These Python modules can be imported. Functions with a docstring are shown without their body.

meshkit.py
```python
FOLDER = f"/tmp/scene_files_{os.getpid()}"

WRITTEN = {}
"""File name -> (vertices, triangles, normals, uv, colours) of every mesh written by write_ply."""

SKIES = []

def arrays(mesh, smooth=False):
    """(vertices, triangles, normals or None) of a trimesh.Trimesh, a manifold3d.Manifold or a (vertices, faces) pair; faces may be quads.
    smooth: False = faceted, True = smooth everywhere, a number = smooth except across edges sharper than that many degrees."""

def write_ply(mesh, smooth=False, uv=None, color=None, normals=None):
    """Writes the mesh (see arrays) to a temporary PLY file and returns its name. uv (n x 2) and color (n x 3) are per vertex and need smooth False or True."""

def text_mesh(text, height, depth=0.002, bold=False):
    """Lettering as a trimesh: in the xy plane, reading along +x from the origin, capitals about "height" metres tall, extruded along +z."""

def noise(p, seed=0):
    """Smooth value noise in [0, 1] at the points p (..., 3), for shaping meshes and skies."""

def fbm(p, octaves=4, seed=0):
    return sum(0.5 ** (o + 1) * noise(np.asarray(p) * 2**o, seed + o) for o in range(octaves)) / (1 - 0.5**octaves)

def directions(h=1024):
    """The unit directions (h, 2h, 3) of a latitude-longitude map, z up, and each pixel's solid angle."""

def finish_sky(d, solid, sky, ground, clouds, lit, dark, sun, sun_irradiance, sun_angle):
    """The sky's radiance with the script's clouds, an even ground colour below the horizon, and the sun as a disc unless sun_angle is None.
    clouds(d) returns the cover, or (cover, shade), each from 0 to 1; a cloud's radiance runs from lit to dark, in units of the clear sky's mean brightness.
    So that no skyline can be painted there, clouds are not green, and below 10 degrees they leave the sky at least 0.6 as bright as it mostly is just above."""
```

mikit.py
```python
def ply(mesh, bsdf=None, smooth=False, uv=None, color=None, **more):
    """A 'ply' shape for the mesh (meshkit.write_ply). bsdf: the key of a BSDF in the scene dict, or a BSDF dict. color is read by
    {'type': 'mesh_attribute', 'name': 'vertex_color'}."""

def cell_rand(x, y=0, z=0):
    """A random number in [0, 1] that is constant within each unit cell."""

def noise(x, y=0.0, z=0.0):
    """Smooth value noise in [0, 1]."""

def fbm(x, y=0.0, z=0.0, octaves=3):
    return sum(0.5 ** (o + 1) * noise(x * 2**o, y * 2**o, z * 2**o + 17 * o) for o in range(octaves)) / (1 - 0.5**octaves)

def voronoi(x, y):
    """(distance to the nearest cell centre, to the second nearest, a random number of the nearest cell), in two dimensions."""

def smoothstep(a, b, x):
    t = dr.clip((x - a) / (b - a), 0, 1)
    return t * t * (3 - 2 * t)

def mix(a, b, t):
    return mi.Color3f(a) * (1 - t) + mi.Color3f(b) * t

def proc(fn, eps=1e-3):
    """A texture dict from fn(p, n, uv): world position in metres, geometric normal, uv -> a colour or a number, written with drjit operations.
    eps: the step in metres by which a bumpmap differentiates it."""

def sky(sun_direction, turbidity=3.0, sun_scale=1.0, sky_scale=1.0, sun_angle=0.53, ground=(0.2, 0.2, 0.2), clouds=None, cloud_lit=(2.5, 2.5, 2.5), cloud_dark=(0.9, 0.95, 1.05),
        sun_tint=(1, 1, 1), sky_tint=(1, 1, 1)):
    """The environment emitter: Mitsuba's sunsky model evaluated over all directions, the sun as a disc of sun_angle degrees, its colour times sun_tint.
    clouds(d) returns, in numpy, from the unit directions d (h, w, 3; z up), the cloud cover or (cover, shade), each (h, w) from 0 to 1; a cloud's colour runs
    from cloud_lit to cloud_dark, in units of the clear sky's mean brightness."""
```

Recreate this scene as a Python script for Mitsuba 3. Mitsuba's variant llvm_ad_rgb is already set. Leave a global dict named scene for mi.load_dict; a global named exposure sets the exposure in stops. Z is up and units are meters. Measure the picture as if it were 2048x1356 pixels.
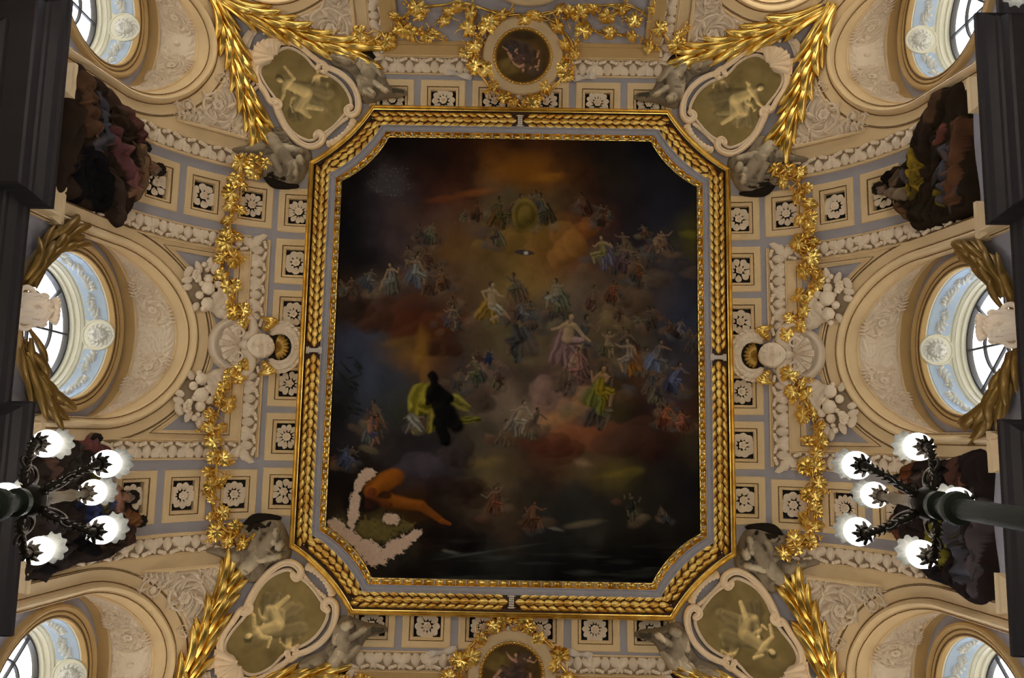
# A painted palace vault seen from below: cove, coffers, lunettes, gilded frame, cartouches, garlands, candelabra.
import math, numpy as np, shapely, trimesh, drjit as dr, mitsuba as mi, mikit, meshkit
from mikit import noise as dnoise, fbm as dfbm, mix as dmix, smoothstep as dss
from shapely.geometry import Polygon, LineString, Point, box
from scipy.spatial import Delaunay
T = mi.ScalarTransform4f
scene, labels = {}, {}

# ------------------------------------------------------------------ camera, sky, exposure
EYE = np.array([.0178, 1.576, 0.])
FPX = 1568.
def _rot(rx, ry, rz):
    cx, sx, cy, sy, cz, sz = np.cos(rx), np.sin(rx), np.cos(ry), np.sin(ry), np.cos(rz), np.sin(rz)
    return np.array([[cz, -sz, 0], [sz, cz, 0], [0, 0, 1]]) @ np.array([[cy, 0, sy], [0, 1, 0], [-sy, 0, cy]]) @ np.array([[1, 0, 0], [0, cx, -sx], [0, sx, cx]])
RC = _rot(-.1242, .0065, .0178)          # rows: right, down, forward
_cam = np.eye(4); _cam[:3, 0], _cam[:3, 1], _cam[:3, 2], _cam[:3, 3] = -RC[0], -RC[1], RC[2], EYE
scene['camera'] = dict(type='perspective', fov=float(2 * np.degrees(np.arctan(1024 / FPX))), fov_axis='x', to_world=T(_cam.tolist()), near_clip=.05, far_clip=200.)
exposure = 0.6
scene['sky'] = mikit.sky((.3, .2, .9), sun_scale=0.0, sky_scale=36, ground=(.50, .415, .30), clouds=lambda d: np.ones(d.shape[:2]), cloud_lit=(.93, 1.05, 1.24), cloud_dark=(.93, 1.05, 1.24))

# ------------------------------------------------------------------ materials
def rgb(c): return {'type': 'rgb', 'value': [float(x) for x in c]}
def two(b): return {'type': 'twosided', 'bsdf': b}
def plaster(c, amp=.10, sc=3., rough=.75, dirt=0.):
    def fn(p, n, uv):
        a = dfbm(p.x * sc, p.y * sc, p.z * sc, 4); b = dnoise(p.x * 31, p.y * 31, p.z * 31)
        return mi.Color3f(*c) * (1 - amp + 2 * amp * a) * (1 - dirt + 2 * dirt * b)
    return two({'type': 'principled', 'base_color': mikit.proc(fn), 'roughness': rough, 'specular': .25})
def plain(c, rough=.6, spec=.3, **k): return two({'type': 'principled', 'base_color': rgb(c), 'roughness': rough, 'specular': spec, **k})
MATS = dict(
    lavender=plaster((.33, .31, .33), .10, 2.5), cream=plaster((.68, .505, .285), .09, 2.2), ochre=plaster((.46, .30, .125), .10, 2.5),
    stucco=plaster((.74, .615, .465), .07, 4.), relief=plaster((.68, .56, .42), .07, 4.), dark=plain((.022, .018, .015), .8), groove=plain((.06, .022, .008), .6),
    gold=two({'type': 'principled', 'base_color': mikit.proc(lambda p, n, uv: dmix((.95, .67, .19), (.66, .40, .08), dss(.35, .7, dfbm(p.x * 6, p.y * 6, p.z * 6, 3)))), 'roughness': .27, 'metallic': 1., 'specular': .5}),
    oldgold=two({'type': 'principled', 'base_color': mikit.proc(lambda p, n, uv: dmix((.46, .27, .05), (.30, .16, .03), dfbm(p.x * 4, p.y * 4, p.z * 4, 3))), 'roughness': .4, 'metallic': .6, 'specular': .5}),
    blue=plaster((.42, .52, .66), .06, 3.), reveal=plaster((.70, .68, .56), .05, 3.), bluestucco=plain((.66, .66, .62), .7),
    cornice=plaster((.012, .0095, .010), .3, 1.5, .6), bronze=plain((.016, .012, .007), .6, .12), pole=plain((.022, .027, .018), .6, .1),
    iron=plain((.05, .05, .055), .5), shade=two({'type': 'roughplastic', 'diffuse_reflectance': rgb((.8, .82, .8)), 'alpha': .15}),
    reliefbed=plaster((.43, .355, .27), .1, 5.), tan=plaster((.50, .365, .205), .1, 3.), browngold=two({'type': 'principled', 'base_color': mikit.proc(lambda p, n, uv: dmix((.34, .20, .04), (.15, .08, .02), dfbm(p.x * 5, p.y * 5, p.z * 5, 3))), 'roughness': .42, 'metallic': .6, 'specular': .5}), leafgold=two({'type': 'principled', 'base_color': mikit.proc(lambda p, n, uv: dmix((.98, .68, .19), (.72, .40, .08), dss(.35, .7, dfbm(p.x * 9, p.y * 9, p.z * 9, 2)))), 'roughness': .42, 'metallic': .9, 'specular': .5}), gap_shade=plaster((.27, .20, .125), .12, 6.), line=plain((.15, .085, .032), .8), hall=plaster((.05, .042, .035), .1, 1.), ribbon=plain((.62, .55, .47), .7), vc=two({'type': 'diffuse', 'reflectance': {'type': 'mesh_attribute', 'name': 'vertex_color'}}),  # the dark brown under leaves and fruit paints the shade in their gaps
    glass={'type': 'thindielectric', 'int_ior': 1.5})
MATS['ruffle'] = {'type': 'principledthin', 'base_color': rgb((.09, .09 * 1.05, .09)), 'roughness': .3, 'spec_trans': 0., 'diff_trans': 1.0}
MATS['globe'] = plain((.9, .88, .85), .3)
for k, v in MATS.items(): scene['mat_' + k] = v

# ------------------------------------------------------------------ names and labels
_used = {}
def num(base):
    n = _used.get(base, 0); _used[base] = n + 1
    return base if n == 0 else f'{base}_{n:03d}'
def add(base, mesh, mat, parent=None, smooth=True, color=None, label=None, cat=None, group=None, kind=None, **kw):
    key = num(base if parent is None else f'{parent}__{base}')
    if isinstance(mesh, list): mesh = cat_(mesh)
    V, Fc = mesh[0], np.asarray(mesh[1])
    scene[key] = mikit.ply((np.asarray(V, float), Fc), 'mat_' + mat, smooth=smooth if color is None else True, color=color, **kw)
    tag(key, label, cat, group, kind)
    return key
def tag(key, label=None, cat=None, group=None, kind=None):
    d = {k: v for k, v in dict(label=label, category=cat, group=group, kind=kind).items() if v}
    if d: labels[key] = d
def thing(base, label, cat, group=None):
    key = num(base); tag(key, label, cat, group); return key
def struct(base, mesh, mat, smooth=30, **kw): return add(base, mesh, mat, smooth=smooth, kind='structure', **kw)

# ------------------------------------------------------------------ the vault: Q space = plan with the cove unrolled by arc length
H, A, B = 14.6, 4.06, 4.797
SP, RI, EX, PN = 2.75, 3.5, 1.9, 6.0
_d = SP * (1 - (1 - np.linspace(0, 1, 20001)) ** 2.2)
_z = H - RI * (1 - (1 - np.clip(_d / SP, 0, 1) ** EX) ** (1 / EX))
_s = np.concatenate([[0], np.cumsum(np.hypot(np.diff(_d), np.diff(_z)))])
SM = _s[-1]
def M0(q):
    q = np.asarray(q, float); x, y = q[..., 0], q[..., 1]
    dx, dy = np.maximum(np.abs(x) - A, 0), np.maximum(np.abs(y) - B, 0)
    S = (dx ** PN + dy ** PN) ** (1 / PN)
    d, z = np.interp(S, _s, _d), np.interp(S, _s, _z) - np.maximum(S - SM, 0)
    k = np.where(S > 1e-9, d / np.maximum(S, 1e-9), 1)
    return np.stack([np.sign(x) * (np.minimum(np.abs(x), A) + dx * k), np.sign(y) * (np.minimum(np.abs(y), B) + dy * k), z], -1)
def unit(v): return v / np.maximum(np.linalg.norm(v, axis=-1, keepdims=True), 1e-12)
def M(q, h=0.):
    q = np.asarray(q, float); e = .01
    n = unit(-np.cross(M0(q + [e, 0]) - M0(q - [e, 0]), M0(q + [0, e]) - M0(q - [0, e])))
    return M0(q) + n * (np.zeros(q.shape[:-1]) + h)[..., None]
def U(uv):
    """Where the line of sight of a point of the photograph meets the vault, in Q space."""
    uv = np.asarray(uv, float)
    r = np.stack([(uv[..., 0] - 1024) / FPX, (uv[..., 1] - 678) / FPX, np.ones(uv.shape[:-1])], -1) @ RC
    r = r / r[..., 2:3]; lo = np.full(uv.shape[:-1], 6.); hi = np.full(uv.shape[:-1], H + .001)
    def dist(Q):
        dx, dy = np.maximum(np.abs(Q[..., 0]) - A, 0), np.maximum(np.abs(Q[..., 1]) - B, 0)
        return (dx ** PN + dy ** PN) ** (1 / PN), dx, dy
    for _ in range(45):
        m = (lo + hi) / 2; Q = EYE + r * m[..., None]; d = dist(Q)[0]
        ab = (m > np.interp(d, _d, _z)) | (d > SP); hi = np.where(ab, m, hi); lo = np.where(ab, lo, m)
    Q = EYE + r * lo[..., None]; d, dx, dy = dist(Q)
    s = np.where(d >= SP - 1e-3, SM + np.maximum(_z[-1] - Q[..., 2], 0), np.interp(d, _d, _s)); k = np.where(d > 1e-9, s / np.maximum(d, 1e-9), 1)
    return np.stack([np.sign(Q[..., 0]) * (np.minimum(np.abs(Q[..., 0]), A) + dx * k), np.sign(Q[..., 1]) * (np.minimum(np.abs(Q[..., 1]), B) + dy * k)], -1)
def UA(uv): return np.abs(U(uv))
def mir(sx, sy, base=None, h=0.):
    base = base or M
    return lambda q, hh=0.: base(np.asarray(q, float) * [sx, sy], np.asarray(hh) + h)
def FM(q, h=0.):
    """Flat frame level: h metres below the ceiling plane."""
    q = np.asarray(q, float); z = H - (np.zeros(q.shape[:-1]) + h)
    return EYE + (np.concatenate([q, np.full(q.shape[:-1] + (1,), H)], -1) - EYE) * (z / H)[..., None]

# ------------------------------------------------------------------ mesh kit
def cat_(parts):
    V, Fs, o = [], [], 0
    for v, f in parts:
        f = np.asarray(f); f = np.vstack([f[:, [0, 1, 2]], f[:, [0, 2, 3]]]) if f.shape[1] == 4 else f
        V.append(np.asarray(v, float)); Fs.append(f + o); o += len(v)
    return np.vstack(V), np.vstack(Fs)
def gridF(n, m, wn=False, wm=False):
    i, j = np.meshgrid(np.arange(n if wn else n - 1), np.arange(m if wm else m - 1), indexing='ij'); i, j = i.ravel(), j.ravel()
    a, b, c, d = i * m + j, ((i + 1) % n) * m + j, ((i + 1) % n) * m + (j + 1) % m, i * m + (j + 1) % m
    return np.vstack([np.stack([a, b, c], 1), np.stack([a, c, d], 1)])
def resample(p, step, closed=False):
    p = np.asarray(p, float); p = np.vstack([p, p[:1]]) if closed else p
    s = np.concatenate([[0], np.cumsum(np.linalg.norm(np.diff(p, axis=0), axis=1))]); n = max(2, int(round(s[-1] / step)) + 1)
    t = np.linspace(0, s[-1], n); t = t[:-1] if closed else t
    return np.stack([np.interp(t, s, p[:, k]) for k in range(p.shape[1])], 1)
def spline(p, n=40, closed=False):
    from scipy.interpolate import CubicSpline
    p = np.asarray(p, float); p = np.vstack([p, p[:1]]) if closed else p
    s = np.concatenate([[0], np.cumsum(np.maximum(np.linalg.norm(np.diff(p, axis=0), axis=1), 1e-6) ** .7)])
    cs = CubicSpline(s, p, bc_type='periodic' if closed else 'natural')
    t = np.linspace(0, s[-1], n + (1 if closed else 0)); return cs(t[:-1] if closed else t)
def sweep(path, prof, mp=M, closed=False, ws=1., hs=1., ho=0.):
    """A profile [(sideways, height)] drawn along a path of the surface; ws, hs, ho vary along it."""
    p = np.asarray(path, float); n = len(p)
    if closed: a, b = p - np.roll(p, 1, 0), np.roll(p, -1, 0) - p
    else:
        dlt = np.diff(p, axis=0); a, b = np.vstack([dlt[:1], dlt]), np.vstack([dlt, dlt[-1:]])
    a, b = unit(a), unit(b); t = unit(a + b); nn = np.stack([-t[:, 1], t[:, 0]], 1); k = 1 / np.maximum(np.sum(nn * np.stack([-a[:, 1], a[:, 0]], 1), 1), .5)
    prof = np.asarray(prof, float); ws, hs, ho = (np.broadcast_to(x, (n,)) for x in (ws, hs, ho))
    q = p[:, None] + nn[:, None] * (prof[None, :, 0:1] * (k * ws)[:, None, None]); h = prof[None, :, 1] * hs[:, None] + ho[:, None]
    return mp(q.reshape(-1, 2), h.ravel()), gridF(n, len(prof), closed)
ARC = np.array([(math.cos(a), math.sin(a)) for a in np.linspace(math.pi, 0, 7)])
ARC5 = np.array([(math.cos(a), math.sin(a)) for a in np.linspace(math.pi, 0, 5)])
def halfround(path, r, mp=M, lift=.8, n5=False, closed=False, ho=0.):
    r = np.broadcast_to(r, (len(path),)); return sweep(path, (ARC5 if n5 else ARC) * [1, lift], mp, closed, r, r, ho)
def put(tm, pos, ang, sc, h0=0., mp=M):
    v, f = tm; sc = np.broadcast_to(sc, (3,)); c, s = math.cos(ang), math.sin(ang); x, y = v[:, 0] * sc[0], v[:, 1] * sc[1]
    return mp(np.stack([pos[0] + c * x - s * y, pos[1] + s * x + c * y], 1), h0 + v[:, 2] * sc[2]), f
def leafgrid(n, m, w, z):
    t, s = np.meshgrid(np.linspace(0, 1, n), np.linspace(-1, 1, m), indexing='ij')
    return np.stack([t, s * w(t, s), z(t, s)], -1).reshape(-1, 3), gridF(n, m)
def dome(poly, hf, step, mp=M, skirt=None):
    """A raised shape over a polygon of the surface: height hf(q, distance to the outline)."""
    if poly.geom_type != 'Polygon': poly = max(poly.geoms, key=lambda g: g.area)
    rings = [resample(np.array(r.coords)[:-1], step * .8, True) for r in (poly.exterior, *poly.interiors)]
    x0, y0, x1, y1 = poly.bounds; g = np.stack(np.meshgrid(np.arange(x0, x1, step), np.arange(y0, y1, step * .87), indexing='ij'), -1)
    g[:, 1::2, 0] += step / 2; g = g.reshape(-1, 2); shapely.prepare(poly)
    g = g[shapely.contains_xy(poly, g[:, 0], g[:, 1])]
    bl = poly.boundary
    if len(g): g = g[shapely.distance(shapely.points(g), bl) > step * .45]
    q = np.vstack(rings + [g]); tri = Delaunay(q).simplices; c = q[tri].mean(1)
    tri = tri[shapely.contains_xy(poly, c[:, 0], c[:, 1])]
    a = q[tri]; ar = (a[:, 1, 0] - a[:, 0, 0]) * (a[:, 2, 1] - a[:, 0, 1]) - (a[:, 1, 1] - a[:, 0, 1]) * (a[:, 2, 0] - a[:, 0, 0]); tri = tri[np.abs(ar) > 1e-9]
    flip = ar[np.abs(ar) > 1e-9] < 0; tri[flip] = tri[flip][:, ::-1]
    dist = shapely.distance(shapely.points(q), bl); dist[:sum(map(len, rings))] = 0
    h = hf(q, dist); V = mp(q, h); Fc = tri
    if skirt is not None:
        o = 0; nv = len(V); vs, fs = [], []
        for r in rings:
            k = np.arange(len(r)); k2 = (k + 1) % len(r)
            vs.append(mp(r, skirt)); fs += [np.stack([o + k, o + k2, nv + k2], 1), np.stack([o + k, nv + k2, nv + k], 1)]; o += len(r); nv += len(r)
        V, Fc = np.vstack([V] + vs), np.vstack([Fc] + fs); q = np.vstack([q] + rings)
    return V, Fc, q
def slab(poly, h, mp=M, step=.12, base=-.01):
    polys = [g for g in getattr(poly, 'geoms', [poly]) if g.area > 1e-4 and g.geom_type == 'Polygon']
    return cat_([dome(p, lambda q, d: np.full(len(q), h), step, mp, base)[:2] for p in polys])
ICO = {k: (lambda m: (np.array(m.vertices), np.array(m.faces)))(trimesh.creation.icosphere(k)) for k in (1, 2, 3)}
def ball(pos, r, h=0., mp=M, k=2, sc=(1, 1, 1)):
    v, f = ICO[k]; return mp(np.asarray(pos) + v[:, :2] * r * np.array(sc[:2]), h + v[:, 2] * r * sc[2]), f
def ell(c, a, b, n=64, a0=0., a1=2 * math.pi):
    t = np.linspace(a0, a1, n, endpoint=abs(a1 - a0) < 6.28); return np.stack([c[0] + a * np.cos(t), c[1] + b * np.sin(t)], 1)
def lin(c):
    c = np.asarray(c, float) / 255; return np.where(c < .04045, c / 12.92, ((c + .055) / 1.055) ** 2.4)
def fb(q, s, seed=0, oct=4): return meshkit.fbm(np.concatenate([np.asarray(q) * s, np.full(np.shape(q)[:-1] + (1,), seed * 7.3)], -1), oct, seed)

# leaf forms: x along the leaf from its root, y across, z off the wall
LAUREL2 = leafgrid(6, 5, lambda t, s: .24 * np.sin(np.pi * t ** .75) ** .8 + .004, lambda t, s: .28 * t + (.05 + .16 * np.sin(np.pi * np.clip(t * .9 + .1, 0, 1))) * (1 - s ** 2 * .9) - .07 * (np.abs(s) < .1) * np.sin(np.pi * t))
LAUREL = leafgrid(6, 5, lambda t, s: .27 * np.sin(np.pi * t ** .75) ** .8 + .004, lambda t, s: (.05 + .16 * np.sin(np.pi * np.clip(t * .9 + .1, 0, 1))) * (1 - s ** 2 * .9) - .05 * (np.abs(s) < .1) * np.sin(np.pi * t))
def _acw(t, s): return (.10 + .34 * np.sin(np.pi * np.clip(t, 0, 1) ** .8) ** .8) * (1 + .28 * np.abs(np.sin(4.5 * np.pi * t)) * np.abs(s) ** 3) * (1 - .0 * s)
ACANTH = leafgrid(17, 9, _acw, lambda t, s: .20 * np.sin(np.pi * (t * .8 + .15)) * (1 - s ** 2) + .07 * np.abs(np.sin(4.5 * np.pi * t)) * np.abs(s) + .05 * np.cos(3 * np.pi * s))
LEAFLET = leafgrid(7, 5, lambda t, s: .20 * np.sin(np.pi * t ** .7) ** .7 + .02 + .05 * np.abs(np.sin(3 * np.pi * t)) * np.abs(s), lambda t, s: .22 * np.sin(np.pi * (t * .8 + .15)) * (1 - s ** 2))
LEAFLET[0][:, 1] += .35 * LEAFLET[0][:, 0] ** 2
def _vine():
    n = 44; th = np.linspace(-math.pi, math.pi, n, endpoint=False); R = .44 + .13 * np.abs(np.cos(2.5 * th)) ** .7 + .07 * np.abs(np.cos(7.5 * th)) + .03 * np.cos(15 * th); R *= 1 - .62 * np.exp(-((np.abs(th) - math.pi) / .35) ** 2)
    V, rr = [np.array([[0, 0, .10]])], (.4, .75, 1.)
    for r in rr: V.append(np.stack([R * r * np.cos(th), R * r * np.sin(th), .10 + .10 * r * np.abs(np.cos(2.5 * th)) + .06 * np.sin(r * 3) - .22 * r ** 3 + .02 * np.cos(12 * th) * r], 1))
    f = [[0, 1 + (k + 1) % n, 1 + k] for k in range(n)]
    for j in range(len(rr) - 1):
        for k in range(n): a, b, c, d = 1 + j * n + k, 1 + j * n + (k + 1) % n, 1 + (j + 1) * n + (k + 1) % n, 1 + (j + 1) * n + k; f += [[a, b, c], [a, c, d]]
    return np.vstack(V), np.array(f)
VINE = _vine()
VINE2 = (VINE[0] * [1, .62, 1.] + [0, 0, .0], VINE[1]); VINE2[0][:, 2] += .25 * VINE2[0][:, 1]
PETAL = leafgrid(6, 5, lambda t, s: .06 + .325 * np.sin(np.pi * .5 * np.clip(t * 1.35, 0, 1)) * np.sqrt(np.clip(1.02 - t ** 5, 0, 1)), lambda t, s: .12 + .26 * np.sin(2.3 * t) - .10 * (1 - np.abs(s)) * np.sin(np.pi * t) - .05 * s * s)

# ------------------------------------------------------------------ openings of the vault
LA, LB, LC, LZ, LR = 1.54, 1.41, 7.6, 12.05, 1.46      # arch edge in Q (half axes, level of its springing), end wall circle
CY5, CX5 = 5.5, 4.72
LUN = [('x', sx, c) for sx in (-1, 1) for c in (0, -CY5, CY5)] + [('y', sy, c) for sy in (-1, 1) for c in (-CX5, CX5)]
def opening(c, grow=0., deep=9.8, ax='x'):
    """Outline of a lunette's mouth in (outward, lateral); arc over the top, straight jambs below."""
    o = 0 if ax == 'x' else B - A
    e = ell((LC + o, c), LA + grow, LB + grow, 48, math.pi / 2, math.pi * 1.5)
    return Polygon(np.vstack([[(deep + o, c + LB + grow)], e, [(deep + o, c - LB - grow)]]))
def swapq(poly): return Polygon([(b, a) for a, b in poly.exterior.coords])
def full(ax, sg, c, grow=0., deep=9.8):
    p = opening(c, grow, deep, ax)
    return Polygon([(sg * a, b) if ax == 'x' else (b, sg * a) for a, b in p.exterior.coords])
HS, HY = .37, .44
COF = []                                                 # centre, half sizes of every coffer, in Q, with the words of its label
NTH = ('topmost', 'second from the top', 'third from the top', 'third from the bottom', 'second from the bottom', 'lowest')
NTX = ('leftmost', 'second from the left', 'third from the left', 'third from the right', 'second from the right', 'rightmost')
for sx, sw in ((-1, 'left'), (1, 'right')):
    for i, y in enumerate((-2.65, -1.65, -.66, .66, 1.65, 2.65)):
        COF.append((sx * 4.22, y, HS, .43, f'rosette half hidden along the {sw} of the gold frame, {NTH[i]}'))
    for sy, rw in ((-1, 'upper'), (1, 'lower')):
        for j, s in enumerate((5.065, 5.93, 6.81)):
            COF.append((sx * s, sy * 2.695, HS, HY, f'rosette on the {rw} {sw} rib, {("between gold frame and gilded vine", "just outside the gilded vine", "touched by the dark painted figures")[j]}'))
for sy, sw in ((-1, 'top'), (1, 'bottom')):
    for i, x in enumerate((-2.51, -1.51, -.505, .505, 1.51, 2.51)):
        COF.append((x, sy * (4.94 if sy < 0 else 4.98), .43, .36, f'rosette half hidden along the {sw} of the gold frame, {NTX[i]}'))
# the ceiling's smooth ground, with holes for coffers and lunettes
def ground():
    ax = np.arange(-10.1, 10.101, .05); ay = np.arange(-10.7, 10.701, .05)
    X, Y = np.meshgrid(ax, ay, indexing='ij'); q = np.stack([X, Y], -1); V = M(q).reshape(-1, 3)
    n, m = X.shape; Fq = gridF(n, m); c = q.reshape(-1, 2)[Fq].mean(1); ok = ~((np.abs(c[:, 0]) < 2.9) & (np.abs(c[:, 1]) < 3.5))
    S = (np.maximum(np.abs(c[:, 0]) - A, 0) ** PN + np.maximum(np.abs(c[:, 1]) - B, 0) ** PN) ** (1 / PN); ok &= S < 6.2
    for x, y, hx, hy, _ in COF: ok &= ~((np.abs(c[:, 0] - x) < hx - .05) & (np.abs(c[:, 1] - y) < hy - .05))
    for l in LUN: ok &= ~shapely.contains_xy(full(*l, .04), c[:, 0], c[:, 1])
    Fq = Fq[ok]; us = np.unique(Fq); mp = np.zeros(len(V), int); mp[us] = np.arange(len(us)); return V[us], mp[Fq]
struct('ceiling', ground(), 'lavender', smooth=True)

# coffers: moulded frame and dark bed are parts of the ceiling, the rosette is a thing
def rect(x, y, a, b, n=6):
    t = np.linspace(-1, 1, n, endpoint=False)
    return np.vstack([np.stack([x + a * t, np.full(n, y - b)], 1), np.stack([np.full(n, x + a), y + b * t], 1), np.stack([x - a * t, np.full(n, y + b)], 1), np.stack([np.full(n, x - a), y - b * t], 1)])
def rectframe(x, y, hx, hy, prof, mp=M):
    """prof: (inset from the outer edge, height)"""
    n = 6; P = [rect(x, y, hx - w, hy - w, n) for w, _ in prof]; q = np.stack(P, 1); h = np.array([p[1] for p in prof])
    return mp(q.reshape(-1, 2), np.tile(h, len(q))), gridF(len(q), len(prof), True)
def rosette(key, x, y, r, k, mp=M, h0=-.12):
    rg = np.random.default_rng(100 + k); n = int(rg.choice([8, 9, 10, 11, 12, 14])); a0 = rg.random() * 6.28; w = 2.35 * 3.1416 / n * rg.uniform(1.0, 1.25)
    for i in range(n): add('petal', put(PETAL, (x + .36 * r * math.cos(a0 + i * 6.283 / n), y + .36 * r * math.sin(a0 + i * 6.283 / n)), a0 + i * 6.283 / n + rg.normal(0, .06), (.66 * r, w * .86 * r, .62 * r), h0 - .02 * r, mp), 'stucco', key)
    m = int(rg.choice([5, 6, 7])); inner = [put(PETAL, (x + .03 * r * math.cos(i * 6.283 / m), y + .03 * r * math.sin(i * 6.283 / m)), i * 6.283 / m, (.32 * r, .40 * r, .42 * r), h0 + .22 * r, mp) for i in range(m)]
    inner += [ball((x, y), .11 * r, h0 + .42 * r, mp, 2), ball((x, y), .24 * r, h0 + .1 * r, mp, 2)]
    if rg.random() < .4: inner += [ball((x + rr * r * math.cos(t), y + rr * r * math.sin(t)), .045 * r, h0 + .5 * r, mp, 1) for rr, nn in ((.1, 6), (.2, 11)) for t in np.arange(nn) * 6.283 / nn]
    add('heart', cat_(inner), 'stucco', key)
for k, (x, y, hx, hy, w) in enumerate(COF):
    add('coffer_frame', rectframe(x, y, hx, hy, [(-.01, -.02), (0, .022), (.02, .03), (.115, .012), (.12, -.004), (.135, -.004), (.14, -.016), (.165, -.022), (.17, -.035), (.182, -.04), (.182, -.17)]), 'cream', 'ceiling', smooth=25)
    add('painted_line', rectframe(x, y, hx - .118, hy - .118, [(0, -.02), (0, .014), (.013, .012), (.013, -.02)]), 'line', 'ceiling', smooth=False)
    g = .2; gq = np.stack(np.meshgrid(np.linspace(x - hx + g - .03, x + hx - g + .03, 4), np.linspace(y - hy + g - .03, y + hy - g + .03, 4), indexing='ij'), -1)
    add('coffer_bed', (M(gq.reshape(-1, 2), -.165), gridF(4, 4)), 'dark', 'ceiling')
    t = thing('rosette', 'white ' + w, 'rosette', 'rosettes in the coffers')
    rosette(t, x, y, .225, k)

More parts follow.
